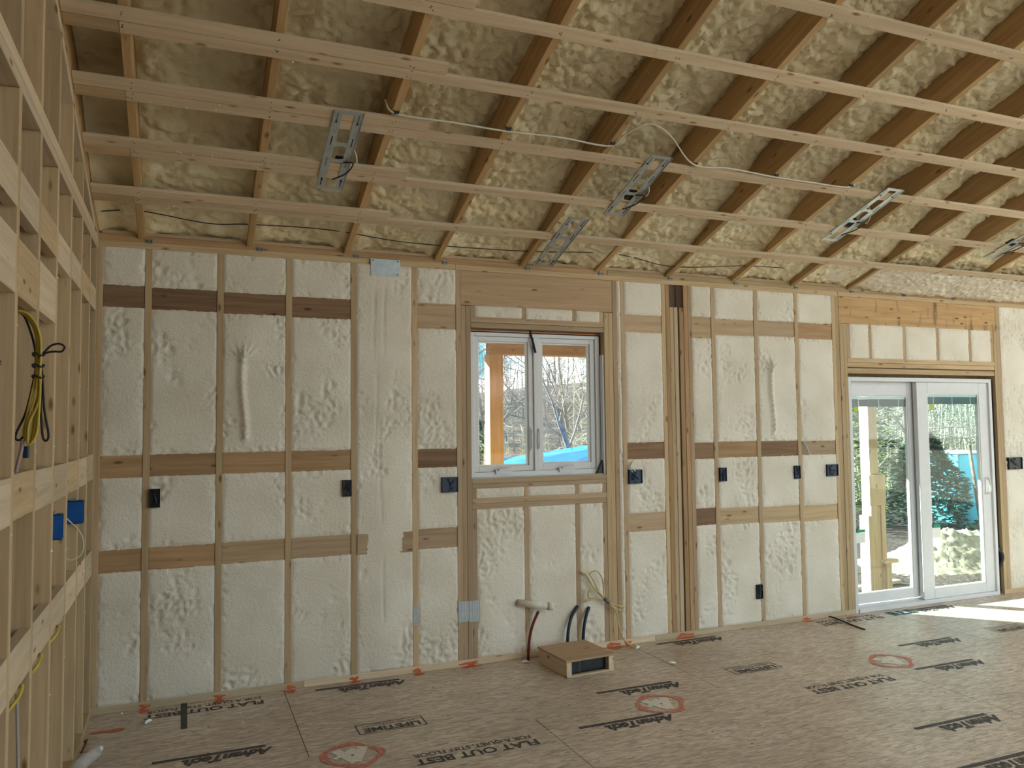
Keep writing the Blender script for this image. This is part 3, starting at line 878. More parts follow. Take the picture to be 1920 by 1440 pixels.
# ================================================================== sliding glass door
door = empty('door_1', label='white sliding glass patio door with blinds inside the glass', cat='door', kind='structure')
part('frame_jamb', door, (6.368, .004, .0), (6.400, FY1, 1.99), VINYL); part('frame_jamb', door, (8.088, .004, .0), (8.122, FY1, 1.99), VINYL)
part('frame_head', door, (6.400, .004, 1.955), (8.088, FY1, 1.99), VINYL); part('frame_sill', door, (6.400, -.006, .001), (8.088, FY1, .034), VINYL)
part('frame_sill', door, (6.400, .070, .034), (8.088, .078, .050), VINYL)
m = MB(); m.box((8.124, .03, .02), (8.1745, .10, 1.98)); m.build('jamb_gap_shade', GAPSHADE, door)  # black filler paints the dark of the open gap beside the frame
def glazed(name, x0, x1, z0, z1, gx0, gx1, gz0, gz1, y0, y1):
    e = empty(name); e.parent = door
    part('stile', e, (x0, y0, z0), (gx0, y1, z1), VINYL, .003); part('stile', e, (gx1, y0, z0), (x1, y1, z1), VINYL, .003)
    part('rail', e, (gx0, y0, z0), (gx1, y1, gz0), VINYL, .003); part('rail', e, (gx0, y0, gz1), (gx1, y1, z1), VINYL, .003)
    ym = (y0 + y1) / 2
    part('pane', e, (gx0, ym - .010, gz0), (gx1, ym - .007, gz1), GLASS, .0005)
    part('pane', e, (gx0, ym + .007, gz0), (gx1, ym + .010, gz1), GLASS, .0005)
    b_ = .010
    for lo, hi in (((gx0, y0 + .006, gz0), (gx0 + b_, y1 - .006, gz1)), ((gx1 - b_, y0 + .006, gz0), (gx1, y1 - .006, gz1)), ((gx0 + b_, y0 + .006, gz0), (gx1 - b_, y1 - .006, gz0 + b_)), ((gx0 + b_, y0 + .006, gz1 - b_), (gx1 - b_, y1 - .006, gz1))):
        part('glazing_bead', e, lo, hi, WHITE, .001)
    part('blind_rail', e, (gx0 + .012, ym - .006, gz1 - .032), (gx1 - .012, ym + .006, gz1 - .012), VINYL, .001)
    part('blind_stack', e, (gx0 + .012, ym - .0055, gz1 - .098), (gx1 - .012, ym + .0055, gz1 - .033), GREY, .001)
    for k in (.14, .5, .86):
        xx = gx0 + (gx1 - gx0) * k
        part('blind_cord', e, (xx - .003, ym - .0065, gz1 - .098), (xx + .003, ym - .0056, gz1 - .033), WHITE, .0003)
    part('sticker', e, (gx0 + .035, ym - .0115, gz1 - .138), (gx0 + .085, ym - .0101, gz1 - .102), LIME, .0003)
    lx = gx0 + .012
    part('label_sheet', e, (lx, ym - .0115, .565), (lx + .10, ym - .0101, .652), WHITE, .0003)
    part('label_header', e, (lx, ym - .0117, .653), (lx + .10, ym - .0101, .680), GREENP, .0003)
    part('vent_latch', e, (gx0 - .004, y0 - .004, .66), (gx0 + .012, y0 + .004, .69), BLACKP, .001)
    return e
glazed('fixed_panel', 6.401, 7.275, .051, 1.954, 6.478, 7.135, .130, 1.835, .082, .122)
slider = glazed('sliding_panel', 7.182, 8.087, .035, 1.954, 7.312, 7.972, .118, 1.855, .022, .066)
m = MB(); m.box((8.008, .016, .92), (8.040, .022, 1.08)); m.tube(spline([(8.030, .016, 1.075), (8.018, -.018, 1.05), (8.010, -.028, 1.0), (8.018, -.018, .95), (8.030, .016, .925)], 5), .008, 8)
m.build('pull_handle', WHITE, slider, smooth=False)
tag(cable('gasket_bulge', [(8.128, .02, .42), (8.150, -.004, .38), (8.156, -.006, .33), (8.140, .01, .26)], .016, BLACKP), 'black lump of sealant beside the sliding door frame', 'sealant')

# ================================================================== electrical boxes, plates, clips on the back wall
def gang_box(x0, x1, z0, z1, label, mat, seed, wire=True):
    r_ = random.Random(seed)
    e = empty('outlet_box', ((x0 + x1) / 2, 0, (z0 + z1) / 2), label=label, cat='outlet box', group='electrical boxes on the back wall')
    w, h = x1 - x0, z1 - z0
    m = MB(); t = .003
    m.box((-w / 2, -.022, -h / 2), (-w / 2 + t, .05, h / 2)); m.box((w / 2 - t, -.022, -h / 2), (w / 2, .05, h / 2))
    m.box((-w / 2, -.022, h / 2 - t), (w / 2, .05, h / 2)); m.box((-w / 2, -.022, -h / 2), (w / 2, .05, -h / 2 + t)); m.box((-w / 2, -.013, -h / 2), (w / 2, -.010, h / 2))
    shell_ = m.build('shell', mat, e)
    for sx in (-1, 1):
        m = MB(); m.box((-.006 + sx * 0.0, -.022, sx * (h / 2 - .011) - .004), (.006, -.013, sx * (h / 2 - .011) + .004)); under(m.build('screw_lug', mat), shell_)
    if wire:
        for k in range(2):
            pts = [(r_.uniform(-w / 3, w / 3), -.014, h / 2 - .012)] + [(r_.uniform(-w / 3, w / 3), r_.uniform(-.026, -.016), r_.uniform(-h / 3, h / 3)) for _ in range(3)]
            cable('wire', pts, .0028, BLACKC if k else NAVY, e, 5, 5)
    return e
gang_box(.968, 1.026, 1.150, 1.258, 'dark single outlet box on the first full stud beside the corner bay', BLACKP, 1)
gang_box(2.090, 2.146, 1.165, 1.270, 'narrow dark outlet box on the stud left of the tall unblocked foam bay', BLACKP, 2)
gang_box(2.750, 2.862, 1.163, 1.264, 'wide dark blue outlet box just left of the window trimmers', NAVY, 3)
gb = gang_box(4.194, 4.304, 1.166, 1.269, 'wide dark outlet box just right of the window with white tag on top', NAVY, 4)
cable('wire', [(-.02, -.012, .03), (-.05, -.022, .07), (-.02, -.02, .12), (-.045, -.016, .08), (-.005, -.02, .04)], .004, WHITEC, gb, 6, 6)
gang_box(5.010, 5.068, 1.154, 1.260, 'slim dark outlet box right of the built up post', NAVY, 5)
gang_box(5.745, 5.801, 1.148, 1.255, 'slim dark outlet box under the hanging staple of wire', NAVY, 6)
gang_box(6.085, 6.203, 1.157, 1.254, 'wide dark outlet box left of the sliding door trimmers', NAVY, 7)
gang_box(5.332, 5.386, .222, .331, 'small black outlet box low on the wall near the floor', BLACKP, 8)
gang_box(8.285, 8.470, 1.144, 1.255, 'triple black outlet box right of the sliding door with red wire', BLACKP, 9)
tag(cable('wire_stub', [(5.84, -.004, 1.45), (5.86, -.02, 1.42), (5.885, -.022, 1.37), (5.90, -.016, 1.34)], .006, GALV, None, 6), 'short grey wire stub hanging above the slim outlet box', 'wire')

def plate(name, lo, hi, label, ribs=0):
    e = empty(name, ((lo[0] + hi[0]) / 2, 0, (lo[2] + hi[2]) / 2), label=label, cat='metal plate')
    c = Vector(e.location)
    lo, hi = Vector(lo) - c, Vector(hi) - c
    sheet_ = board('sheet', e, lo, hi, GALV, .0006)
    if ribs:
        for k in range(ribs):
            x = lo.x + (hi.x - lo.x) * (k + .5) / ribs
            under(board('rib', None, (x - .004, lo.y - .0015, lo.z + .003), (x + .004, lo.y + .0002, hi.z - .003), GALV, .0005), sheet_)
    else:
        for sx, sz in ((.08, .9), (.92, .9), (.9, .12)):
            x = lo.x + (hi.x - lo.x) * sx; z = lo.z + (hi.z - lo.z) * sz
            under(board('nail_head', None, (x - .004, lo.y - .0015, z - .004), (x + .004, lo.y + .0002, z + .004), BLACKP, .001), sheet_)
    return e
plate('nail_plate', (2.272, -.017, 2.602), (2.469, -.015, 2.712), 'flat grey steel plate nailed under the top plate beside tall foam bay')
plate('nail_plate', (2.551, -.0025, .304), (2.589, -.0008, .432), 'narrow steel nail plate low on the stud left of the window', 2)
plate('nail_plate', (2.862, -.0035, .292), (2.936, -.0015, .430), 'left of two ribbed steel plates low on the window trimmers', 4)
plate('nail_plate', (2.938, -.0035, .286), (3.009, -.0015, .428), 'right of two ribbed steel plates low on the window trimmers', 4)
ORD = ['first', 'second', 'third', 'fourth', 'fifth', 'sixth', 'seventh', 'eighth', 'ninth', 'tenth', 'eleventh', 'twelfth']
CLIP = plain('dull_clip_steel', (0.24, 0.26, 0.27), 0.5, 0.4, 0.4)
for i, x in enumerate([.95, 1.577, 2.181, 2.786, 3.405, 3.996, 4.602, 5.22, 5.834, 6.44, 7.051, 7.67]):
    e = empty('framing_clip', (x, 0, 2.722), label='small galvanised clip on the top plate, %s from the left corner' % ORD[i], cat='clip', group='clips along the top plate')
    cbody = board('clip_body', e, (-.018, -.0035, -.013), (.018, -.0012, .013), CLIP, .0006)
    for sx in (-.009, .009):
        m = MB(); m.tube([(sx, -.0034, 0), (sx, -.0055, 0)], .005, 8); under(m.build('clip_hole', BLACKP), cbody)

# ================================================================== plumbing stubs, vent box, floor clutter
pv = empty('pipe_stub', (3.29, -.03, .375), label='stubby off-white plastic pipe poking out of foam below the window', cat='pipe')
m = MB(); m.tube([(0, .02, .01), (.20, -.055, -.018)], .024, 16); m.build('pipe', PVC, pv, True)
m = MB(); m.tube([(.195, -.053, -.0175), (.232, -.067, -.0225)], .027, 16); m.build('cap', PVC, pv, True)
tag(cable('supply_pipe', [(3.345, -.055, 0), (3.348, -.058, .08), (3.36, -.060, .17), (3.385, -.062, .25), (3.425, -.062, .325)], .010, REDP, None, 10), 'dark red flexible water pipe rising from the floor', 'pipe')
b1 = tag(cable('supply_pipe', [(3.64, -.06, .0), (3.645, -.06, .10), (3.66, -.05, .18), (3.695, -.03, .255), (3.755, -.012, .318)], .0115, BLUEPIPE, None, 10), 'left of two dark blue water pipes behind the vent box', 'pipe')
b2 = tag(cable('supply_pipe', [(3.765, -.06, .0), (3.768, -.06, .10), (3.782, -.05, .18), (3.808, -.035, .25), (3.842, -.015, .302)], .0115, BLUEPIPE, None, 10), 'right of two dark blue water pipes behind the vent box', 'pipe')
yc = empty('cable_coil', (3.90, -.03, .38), label='pale yellow electrical cable coiled and taped beside the window trimmer', cat='cable')
o_ = Vector((3.90, -.03, .38))
def rel(pts, o): return [Vector(p) - o for p in pts]
cable('cable_loop', rel([(3.775, -.02, .56), (3.82, -.02, .53), (3.87, -.04, .44), (3.955, -.05, .355), (4.04, -.05, .305), (4.11, -.05, .285), (4.06, -.05, .27), (3.965, -.05, .345), (3.90, -.05, .42), (3.86, -.05, .50), (3.835, -.05, .545), (3.89, -.05, .56), (3.935, -.05, .50), (3.945, -.05, .40), (3.955, -.05, .35)], o_), .0055, PALEYEL, yc, 6, 7)
cable('cable_loop', rel([(3.955, -.05, .352), (3.90, -.055, .41), (3.83, -.055, .43), (3.815, -.055, .39), (3.845, -.05, .365), (3.79, -.05, .352), (3.86, -.05, .372), (3.955, -.05, .35)], o_), .0055, PALEYEL, yc, 6, 7)
cable('cable_loop', rel([(3.955, -.05, .35), (4.00, -.052, .31), (4.045, -.055, .25), (4.06, -.06, .15), (4.09, -.075, .06), (4.15, -.11, .006)], o_), .0055, PALEYEL, yc, 6, 7)
m = MB(); m.tube(rel([(3.945, -.05, .362), (3.985, -.05, .328)], o_), .015, 10); m.build('tape_wrap', GREY, yc, True)

vb = empty('vent_box', (3.575, -.315, 0), math.radians(4), label='low plywood box over a floor vent in front of the window wall', cat='box')
for lo, hi, nm, tn in [((-.178, -.19, .0), (-.140, .18, .096), 'side_board', 'pale'), ((.140, -.19, .0), (.178, .18, .096), 'side_board', 'pale'), ((-.140, .14, .0), (.140, .18, .096), 'back_board', 'pale'),
                       ((-.178, -.192, -.0), (.178, -.165, .010), 'bottom_rail', 'pale')]:
    board(nm, vb, lo, hi, wood('y' if nm == 'side_board' else 'x', tn))
board('lid', vb, (-.186, -.198, .097), (.186, .186, .110), wood('x', 'ply'))
board('duct_liner', vb, (-.139, -.150, .0105), (.139, .139, .0955), DUCT)
board('duct_seam', vb, (-.06, -.1512, .0105), (-.056, -.1495, .09), GREY, .0003)
for i, (x, y, lb) in enumerate([(4.185, -.535, 'white foam crumb on the open floor right of the vent box'), (4.17, -.125, 'white foam crumb at the end of the pale yellow cable'), (3.302, -.105, 'white foam crumb left of the red water pipe'), (.985, -.255, 'small white foam crumb on the floor near the left corner')]):
    m = MB(); r_ = random.Random(i)
    m.tube([(-.026, -.008, .006), (-.012, 0, .010), (.012, .004, .011), (.028, .002, .006)], [.003, .009, .010, .004], 8)
    o = m.build('foam_crumb', WHITE, None, True, loc=(x, y, -.0005), rot=(0, 0, r_.uniform(0, 3)))
    tag(o, lb, 'debris')
tag(cable('metal_strip', [(6.04, -.03, .02), (6.06, -.10, .012), (6.045, -.22, .006), (6.025, -.36, .005), (6.02, -.42, .004)], .006, BLACKC, None, 6), 'thin dark strip curling out onto the floor left of the door', 'strip')
fv = empty('floor_register', (6.74, -.125, 0), label='small dark green floor vent in front of the sliding door', cat='vent')
rf_ = board('register_frame', fv, (-.135, -.055, .0), (.135, .055, .004), plain('vent_green', (0.02, 0.11, 0.085), 0.3, 0.6, vary=.4, vscale=30), .001)
for k in range(6):
    under(board('louver', None, (-.115 + k * .04, -.042, .004), (-.085 + k * .04, .042, .007), GALV if k in (1, 3) else TAPE, .0008), rf_)
bt = empty('plastic_bottle', (.745, -.74, .032), math.radians(70), label='crumpled clear plastic bottle lying in the left floor corner', cat='bottle')
m = MB(); m.tube([(-.10, 0, 0), (-.095, 0, 0), (-.05, .003, 0), (.0, 0, .002), (.05, -.003, 0), (.075, 0, 0), (.10, 0, 0)], [.020, .030, .031, .028, .031, .024, .012], 14); m.build('body', CLEAR, bt, True)
m = MB(); m.tube([(.10, 0, 0), (.122, 0, 0)], .014, 12); m.build('cap', WHITE, bt, True)
tag(cable('red_wire', [(.70, -.47, .02), (.715, -.52, .045), (.708, -.57, .03), (.70, -.615, .02)], .006, REDP, None, 6), 'short red wire scrap against the left wall plate', 'wire')

# ================================================================== the rest of the shell, behind the camera
front = empty('wall_front', label='solid front wall behind the viewpoint on the left side', cat='wall', kind='structure')
board('sheathing', front, (0.3, -8.2, -.3), (FRONT_X, -8.05, 4.6), SHEATH)
c_, s_ = math.cos(TH), math.sin(TH)
fr_ = MB(); fr_.add([(0.3, -5.62, 4.72), (FRONT_X, -5.62, 4.72), (FRONT_X, -8.3, 3.85), (0.3, -8.3, 3.85), (0.3, -5.62, 4.84), (FRONT_X, -5.62, 4.84), (FRONT_X, -8.3, 3.97), (0.3, -8.3, 3.97)], [[0, 1, 2, 3], [7, 6, 5, 4], [0, 4, 5, 1], [2, 6, 7, 3], [1, 5, 6, 2], [0, 3, 7, 4]])
fr_.build('roof_slope', SHEATH, front)
board('sheathing', lwall, (0.45, -8.05, 0), (0.514, -0.0, 4.8), DRYWALL)

# ================================================================== cables and blue boxes on the left wall
cb = empty('cable_bundle', (.72, -2.2, 1.80), label='hanging bundle of yellow and black cables tied on the left wall studs', cat='cable')
o_ = Vector((.72, -2.2, 1.80))
def bl(pts, dy=0.0): return rel([(x, -2.2 + dy, z) for x, z in pts], o_)
for k, dx in enumerate((-.006, .0, .007)):
    cable('yellow_cable', bl([(.655 + dx, 1.984), (.682 + dx, 1.975), (.705 + dx, 1.945), (.719 + dx, 1.90), (.721 + dx, 1.84), (.720 + dx, 1.78), (.712 + dx * 2, 1.70), (.694 + dx, 1.63), (.690 + dx, 1.59), (.700, 1.566 - k * .004), (.713 + dx, 1.590), (.719 + dx, 1.66), (.722 + dx, 1.78)], -.006 * k), .0042, YELLOW, cb, 6, 6)
cable('black_cable', bl([(.655, 1.985), (.676, 1.97), (.695, 1.92), (.709, 1.86), (.711, 1.80), (.704, 1.75), (.686, 1.66), (.663, 1.60), (.660, 1.578), (.672, 1.574), (.684, 1.588)], .012), .0038, BLACKC, cb, 6, 6)
cable('black_cable', bl([(.725, 1.83), (.732, 1.76), (.738, 1.67), (.750, 1.60), (.750, 1.577), (.742, 1.570), (.734, 1.59), (.729, 1.66), (.727, 1.73), (.724, 1.80)], .01), .0038, BLACKC, cb, 6, 6)
cable('black_cable', bl([(.722, 1.835), (.735, 1.85), (.755, 1.874), (.778, 1.882), (.794, 1.872), (.786, 1.857), (.762, 1.856), (.740, 1.85), (.728, 1.838)], -.01), .0036, BLACKC, cb, 6, 6)
for zz in (1.846, 1.81, 1.775):
    m = MB(); pts = [(.72 - .72 + .016 * math.cos(a), .02 * math.sin(a), zz - 1.80 + .004 * math.sin(2 * a)) for a in [k * 2 * math.pi / 14 for k in range(15)]]
    m.tube(pts, .0035, 6); m.build('tie', BLACKC, cb, True)
tag(cable('drop_wire', [(.682, -2.2, 1.575), (.678, -2.2, 1.54), (.670, -2.2, 1.50), (.664, -2.2, 1.468)], .006, plain('mauve_wire', (.40, .30, .28), .5), None, 6), 'short mauve wire dropping from the cable bundle', 'wire')
def blue_box(loc, size, label):
    e = empty('switch_box', loc, label=label, cat='switch box', group='blue boxes on the left wall')
    w, d, h = size
    m = MB(); t = .003
    m.box((-w / 2, -d / 2, -h / 2), (w / 2, -d / 2 + t, h / 2)); m.box((-w / 2, d / 2 - t, -h / 2), (w / 2, d / 2, h / 2)); m.box((-w / 2, -d / 2, -h / 2), (w / 2, d / 2, -h / 2 + t)); m.box((-w / 2, -d / 2, h / 2 - t), (w / 2, d / 2, h / 2)); m.box((-w / 2, -d / 2, -h / 2), (-w / 2 + t, d / 2, h / 2))
    shell_ = m.build('shell', BLUEP, e)
    for k in (-1, 1):
        under(board('nail_tab', None, (-.02, k * .012 - .006, h / 2), (.01, k * .012 + .006, h / 2 + .008), GALV, .001), shell_)
    return e
blue_box((.673, -.790, 1.215), (.074, .056, .108), 'blue plastic switch box nearer the corner on the left wall')
blue_box((.676, -1.490, 1.222), (.066, .056, .10), 'blue plastic switch box partly hidden behind a left wall stud')
board_nav = tag(board('connector', None, (.675, -2.155, 1.575 - .06), (.690, -2.13, 1.553), NAVY), 'tiny dark blue wire connector on a left wall stud', 'connector')
tag(cable('wire_loop', [(.560, -1.1, 1.333), (.624, -1.1, 1.281), (.683, -1.1, 1.208), (.726, -1.1, 1.158), (.745, -1.1, 1.098), (.731, -1.1, 1.048), (.69, -1.1, 1.032), (.654, -1.1, 1.069), (.639, -1.1, 1.152), (.628, -1.1, 1.262)], .003, WHITEC, None, 6), 'thin white wire loop hanging from the left wall blocking', 'wire')
for i, (y, z, lb) in enumerate([(-2.16, .80, 'nearest of three yellow cables looping out below the low blocking'), (-1.80, .806, 'middle of three yellow cables looping out below the low blocking'), (-1.37, .81, 'farthest of three yellow cables looping out below the low blocking')]):
    tag(cable('branch_cable', [(.60, y + .17, z - .045), (.66, y + .09, z - .03), (.688, y, z - .005), (.686, y - .07, z - .025), (.66, y - .15, z - .05)], .006, YELLOW, None, 6), lb, 'cable', 'yellow cables through the left wall studs')
tag(cable('drop_cable', [(.667, -2.12, .76), (.672, -2.115, .60), (.676, -2.11, .42), (.674, -2.11, .2), (.672, -2.11, .04)], .005, plain('grey_wire', (.42, .38, .36), .5), None, 6), 'grey cable running down a left wall stud bay to the floor', 'cable')

# ================================================================== ceiling: recessed light brackets and cables
def ring_plate(w, l, r, n=32, t=.0012):
    V, Fc = [], []
    for z in (0, -t):
        for k in range(n):
            a = 2 * math.pi * (k + .5) / n
            c, sn = math.cos(a), math.sin(a)
            q = min((w / 2) / max(abs(c), 1e-6), (l / 2) / max(abs(sn), 1e-6))
            V += [(c * r, sn * r, z), (c * q, sn * q, z)]
    for k in range(n):
        j = (k + 1) % n
        Fc += [[2 * k, 2 * k + 1, 2 * j + 1, 2 * j], [2 * n + 2 * k, 2 * n + 2 * j, 2 * n + 2 * j + 1, 2 * n + 2 * k + 1],
               [2 * k, 2 * j, 2 * n + 2 * j, 2 * n + 2 * k], [2 * k + 1, 2 * n + 2 * k + 1, 2 * n + 2 * j + 1, 2 * j + 1]]
    return V, Fc
def bracket(xc, ya, yb, label, skew=0.0, wire=True, mat=GALV):
    ym = (ya + yb) / 2
    L = (yb - ya) / math.cos(TH)
    e = empty('light_bracket', (xc, ym, ceil_z(ym) - .0015), label=label, cat='light bracket', group='recessed light brackets under the strapping')
    e.rotation_euler = (-TH, 0, skew)
    W = .15
    for sx in (-1, 1):
        m = MB(); x = sx * (W / 2 - .022)
        m.box((x - .022, -L / 2, -.0012), (x + .022, L / 2, 0)); m.box((sx * (W / 2 - .003), -L / 2, -.006), (sx * W / 2, L / 2, 0))
        rail_ = m.build('rail', mat, e)
        for k in range(4):
            yy = -L / 2 + L * (.09 + .27 * k)
            m = MB(); m.box((x - .003, yy - .035, -.0016), (x + .003, yy + .035, -.0011)); under(m.build('slot', BLACKC if k % 2 else GREY), rail_)
        for k in (-.37, .37):
            m = MB(); m.tube([(x, L * k, -.0012), (x, L * k, -.004)], .006, 8); under(m.build('screw', BLACKP), rail_)
    for sy in (-1, 1):
        m = MB(); m.box((-W / 2 + .044, sy * (L / 2 - .012) - .012, -.0012), (W / 2 - .044, sy * (L / 2 - .012) + .012, 0)); m.build('end_bar', mat, e)
    V, Fc = ring_plate(W - .004, .165, .055)
    m = MB(); m.add([(a, b_, c - .0003) for a, b_, c in V], Fc); m.build('ring_plate', mat, e)
    if wire:
        m = MB(); m.box((.0, -L * .0 + .085, .012), (.062, .150, .045)); m.build('splice_box', BLACKP, e)
        cable('wire', [(.03, .10, .012), (.05, .06, -.012), (.085, .055, -.02), (.06, .13, -.03), (-.005, .19, -.035)], .004, BLACKC, e, 6)
        cable('wire', [(.05, -.05, .05), (.09, .0, .0), (.10, .05, -.015), (.075, .06, -.012)], .004, WHITEC, e, 6)
    return e
bracket(1.892, -1.288, -.676, 'largest grey light bracket hanging nearest the left wall')
bracket(3.702, -1.282, -.706, 'grey light bracket with black splice box above the window')
bracket(3.488, -.640, -.058, 'pale light bracket at the eave directly over the window header', wire=False)
bracket(5.536, -1.284, -.669, 'bright light bracket over the sliding door side', mat=plain('galv_painted_shine', (0.72, 0.80, 0.80), 0.32, 0.6, 0.5, 0.05))  # brighter metal colour stands for the light this bracket reflects
bracket(7.275, -1.25, -.66, 'light bracket tangled with wires at the far right', skew=math.radians(4))
tag(cable('ceiling_cable', [(2.06, -1.31, 3.235), (2.12, -1.306, 3.172), (2.42, -1.307, 3.168), (2.729, -1.297, 3.166), (3.028, -1.312, 3.168), (3.343, -1.296, 3.166), (3.40, -1.37, 3.21), (3.47, -1.45, 3.25), (3.57, -1.44, 3.26), (3.72, -1.36, 3.24), (3.946, -1.244, 3.148), (4.2, -1.258, 3.148), (4.552, -1.235, 3.143), (4.854, -1.233, 3.141), (5.175, -1.236, 3.144), (5.23, -1.24, 3.22)], .0048, WHITEC, None, 6), 'white cable stapled along the rafters across the ceiling', 'cable')
for i, x in enumerate((2.12, 2.73, 3.362, 3.964, 4.573, 5.19)):
    yy = -1.305 if x < 3.5 else -1.237
    m = MB(); m.box((-.012, -.006, -.014), (.012, .006, .0)); m.box((-.016, -.004, -.004), (-.011, .004, .012)); m.box((.011, -.004, -.004), (.016, .004, .012))
    tag(m.build('cable_staple', BLACKP, None, loc=(x, yy, ceil_z(yy) + .018)), 'black staple on the white ceiling cable, %s from the left' % ORD[i], 'staple', 'staples along the ceiling cable')
zz = lambda y: ceil_z(y)
eave_pts = [(0.70, -.198), (.907, -.203), (1.27, -.199), (1.509, -.191), (1.97, -.171), (2.501, -.167), (3.287, -.140), (4.007, -.167), (4.536, -.130), (5.156, -.18), (5.56, -.168)]
tag(cable('eave_slit_shade', [(x, y, zz(y) + .046 + .022 * math.sin(i * 2.1)) for i, (x, y) in enumerate(eave_pts)], .0032, BLACKC, None, 6), 'thin dark line standing for a shaded slit in foam above the top plate', 'cable')  # dark tube stands for the shade in a slit along the foam
# blobs of overspray clinging to the strapping and the left wall
r_ = random.Random(5)
def crumb(m, p, r):
    V = [Vector(p) + Vector((r_.uniform(-1, 1), r_.uniform(-1, 1), r_.uniform(-1, 1))).normalized() * r * r_.uniform(.6, 1.2) for _ in range(6)]
    m.add(V, [[0, 1, 2], [0, 2, 3], [0, 3, 4], [0, 4, 1], [5, 2, 1], [5, 3, 2], [5, 4, 3], [5, 1, 4]])
m = MB()
for _ in range(220):
    y = r_.choice(rows_y[:6]) - r_.uniform(-.01, .07); x = r_.uniform(.75, 7)
    crumb(m, (x, y, ceil_z(y) - .003), r_.uniform(.003, .007))
for _ in range(60):
    crumb(m, (.90 + r_.uniform(.2, .8), -.84 + r_.uniform(-.02, .02), ceil_z(-.84) - .003), r_.uniform(.003, .006))
tag(m.build('foam_overspray', WHITE, ceil), kind='stuff')
m = MB()
for _ in range(120):
    crumb(m, (XL + .001, r_.choice(LY[1:8]) + r_.uniform(-.018, .018), r_.uniform(.2, 2.6)), r_.uniform(.002, .006))
tag(m.build('foam_overspray', WHITE, lwall), kind='stuff')
m = MB()
for _ in range(160):
    crumb(m, (r_.uniform(.75, 6.3), -r_.random() ** 2 * .5 - .01, .003), r_.uniform(.002, .006))
tag(m.build('foam_overspray', WHITE, floor), kind='stuff')
# nail heads where strapping crosses rafters
m = MB()
for ye in rows_y[:8]:
    for x in RAF[:15]:
        for k in range(3):
            y = ye - r_.uniform(.008, .052); xx = x + r_.uniform(.006, .032)
            m.tube([(xx, y, ceil_z(y) + .001), (xx, y, ceil_z(y) - .0008)], .0036, 6)
            if k < 2 and ye > -2.2 and x < 2.2:
                y -= .064; m.tube([(xx, y, ceil_z(y) + .001), (xx, y, ceil_z(y) - .0008)], .0036, 6)
tag(m.build('nail_heads', BLACKC, ceil), kind='stuff')

# ================================================================== outside: porch, ground, trees
porch = empty('porch', (4, 2, -.5), label='unfinished timber porch of raw posts and beams outside the window', cat='porch')
po = Vector((4, 2, -.5))
def pb(name, lo, hi, mat, rot=None): return board(name, porch, Vector(lo) - po, Vector(hi) - po, mat, .003, rot)
pb('post', (3.855, 1.97, -.5), (3.995, 2.11, 2.30), wood('z', 'sun_bounce'))
pb('beam', (3.87, 1.97, 2.30), (12.6, 2.11, 2.56), wood('x', 'sun_bounce'))
pb('beam', (3.87, 0.26, 2.42), (3.95, 1.965, 2.56), wood('y', 'pale'))
pb('post', (8.66, 1.97, -.5), (8.80, 2.11, 2.30), wood('z', 'pale'))
pb('brace', (8.60, 1.955, -.5), (8.655, 2.10, .50), wood('z', 'pale')); pb('brace', (8.805, 1.955, -.5), (8.87, 2.10, .62), wood('z', 'pale'))
pb('brace', (8.605, 1.93, .62), (8.86, 1.968, .98), wood('z', 'pale')); pb('brace', (8.78, 1.90, -.06), (8.99, 2.02, -.02), wood('x', 'pale'))
pb('brace', (8.82, 1.92, -.5), (8.90, 2.0, -.062), wood('z', 'pale'))
pb('post', (12.4, 1.97, -.5), (12.54, 2.11, 2.30), wood('z', 'pale'))
m = MB()
m.add([Vector(p) - po for p in [(-.5, .26, 3.02), (12.8, .26, 3.02), (12.8, 2.5, 2.62), (-.5, 2.5, 2.62), (-.5, .26, 2.92), (12.8, .26, 2.92), (12.8, 2.5, 2.47), (-.5, 2.5, 2.47)]],
      [[0, 1, 2, 3], [7, 6, 5, 4], [0, 3, 7, 4], [1, 5, 6, 2], [3, 2, 6, 7], [0, 4, 5, 1]])
m.build('roof', SHEATH, porch)

def ground_h(X, Y):
    z = -.5 + .06 * fbm(X * .6, Y * .6, 3, 3)
    z = z + 4.6 * sstep(16, 70, Y) + 2.2 * sstep(14, 45, X) * sstep(6, 30, Y)
    return z
gx = np.concatenate([np.linspace(-70, -4, 20), np.linspace(-3.5, 24, 130), np.linspace(25, 110, 40)])
gy = np.concatenate([np.linspace(-70, -8, 14), np.linspace(-7.5, 16, 110), np.linspace(17, 110, 50)])
GX, GY = np.meshgrid(gx, gy, indexing='ij')
mg, t, b = new_mat('leaf_litter_ground', 0.9, 0.1)
tc = nd(t, 'ShaderNodeTexCoord'); n1 = nd(t, 'ShaderNodeTexNoise', Scale=0.5, Detail=3.0); n2 = nd(t, 'ShaderNodeTexNoise', Scale=14.0, Detail=4.0, Roughness=0.75)
t.links.new(tc.outputs['Object'], n1.inputs['Vector']); t.links.new(tc.outputs['Object'], n2.inputs['Vector'])
ra = ramp(t, [(0.3, (0.05, 0.036, 0.034)), (0.5, (0.10, 0.075, 0.068)), (0.72, (0.20, 0.16, 0.14))]); rb = ramp(t, [(0.4, (0.7, 0.7, 0.75)), (0.6, (1.15, 1.1, 1.0))])
t.links.new(n2.outputs['Fac'], ra.inputs['Fac']); t.links.new(n1.outputs['Fac'], rb.inputs['Fac'])
mx = nd(t, 'ShaderNodeMixRGB', blend_type='MULTIPLY'); mx.inputs['Fac'].default_value = 1.0
t.links.new(ra.outputs['Color'], mx.inputs['Color1']); t.links.new(rb.outputs['Color'], mx.inputs['Color2']); t.links.new(mx.outputs[0], b.inputs['Base Color'])
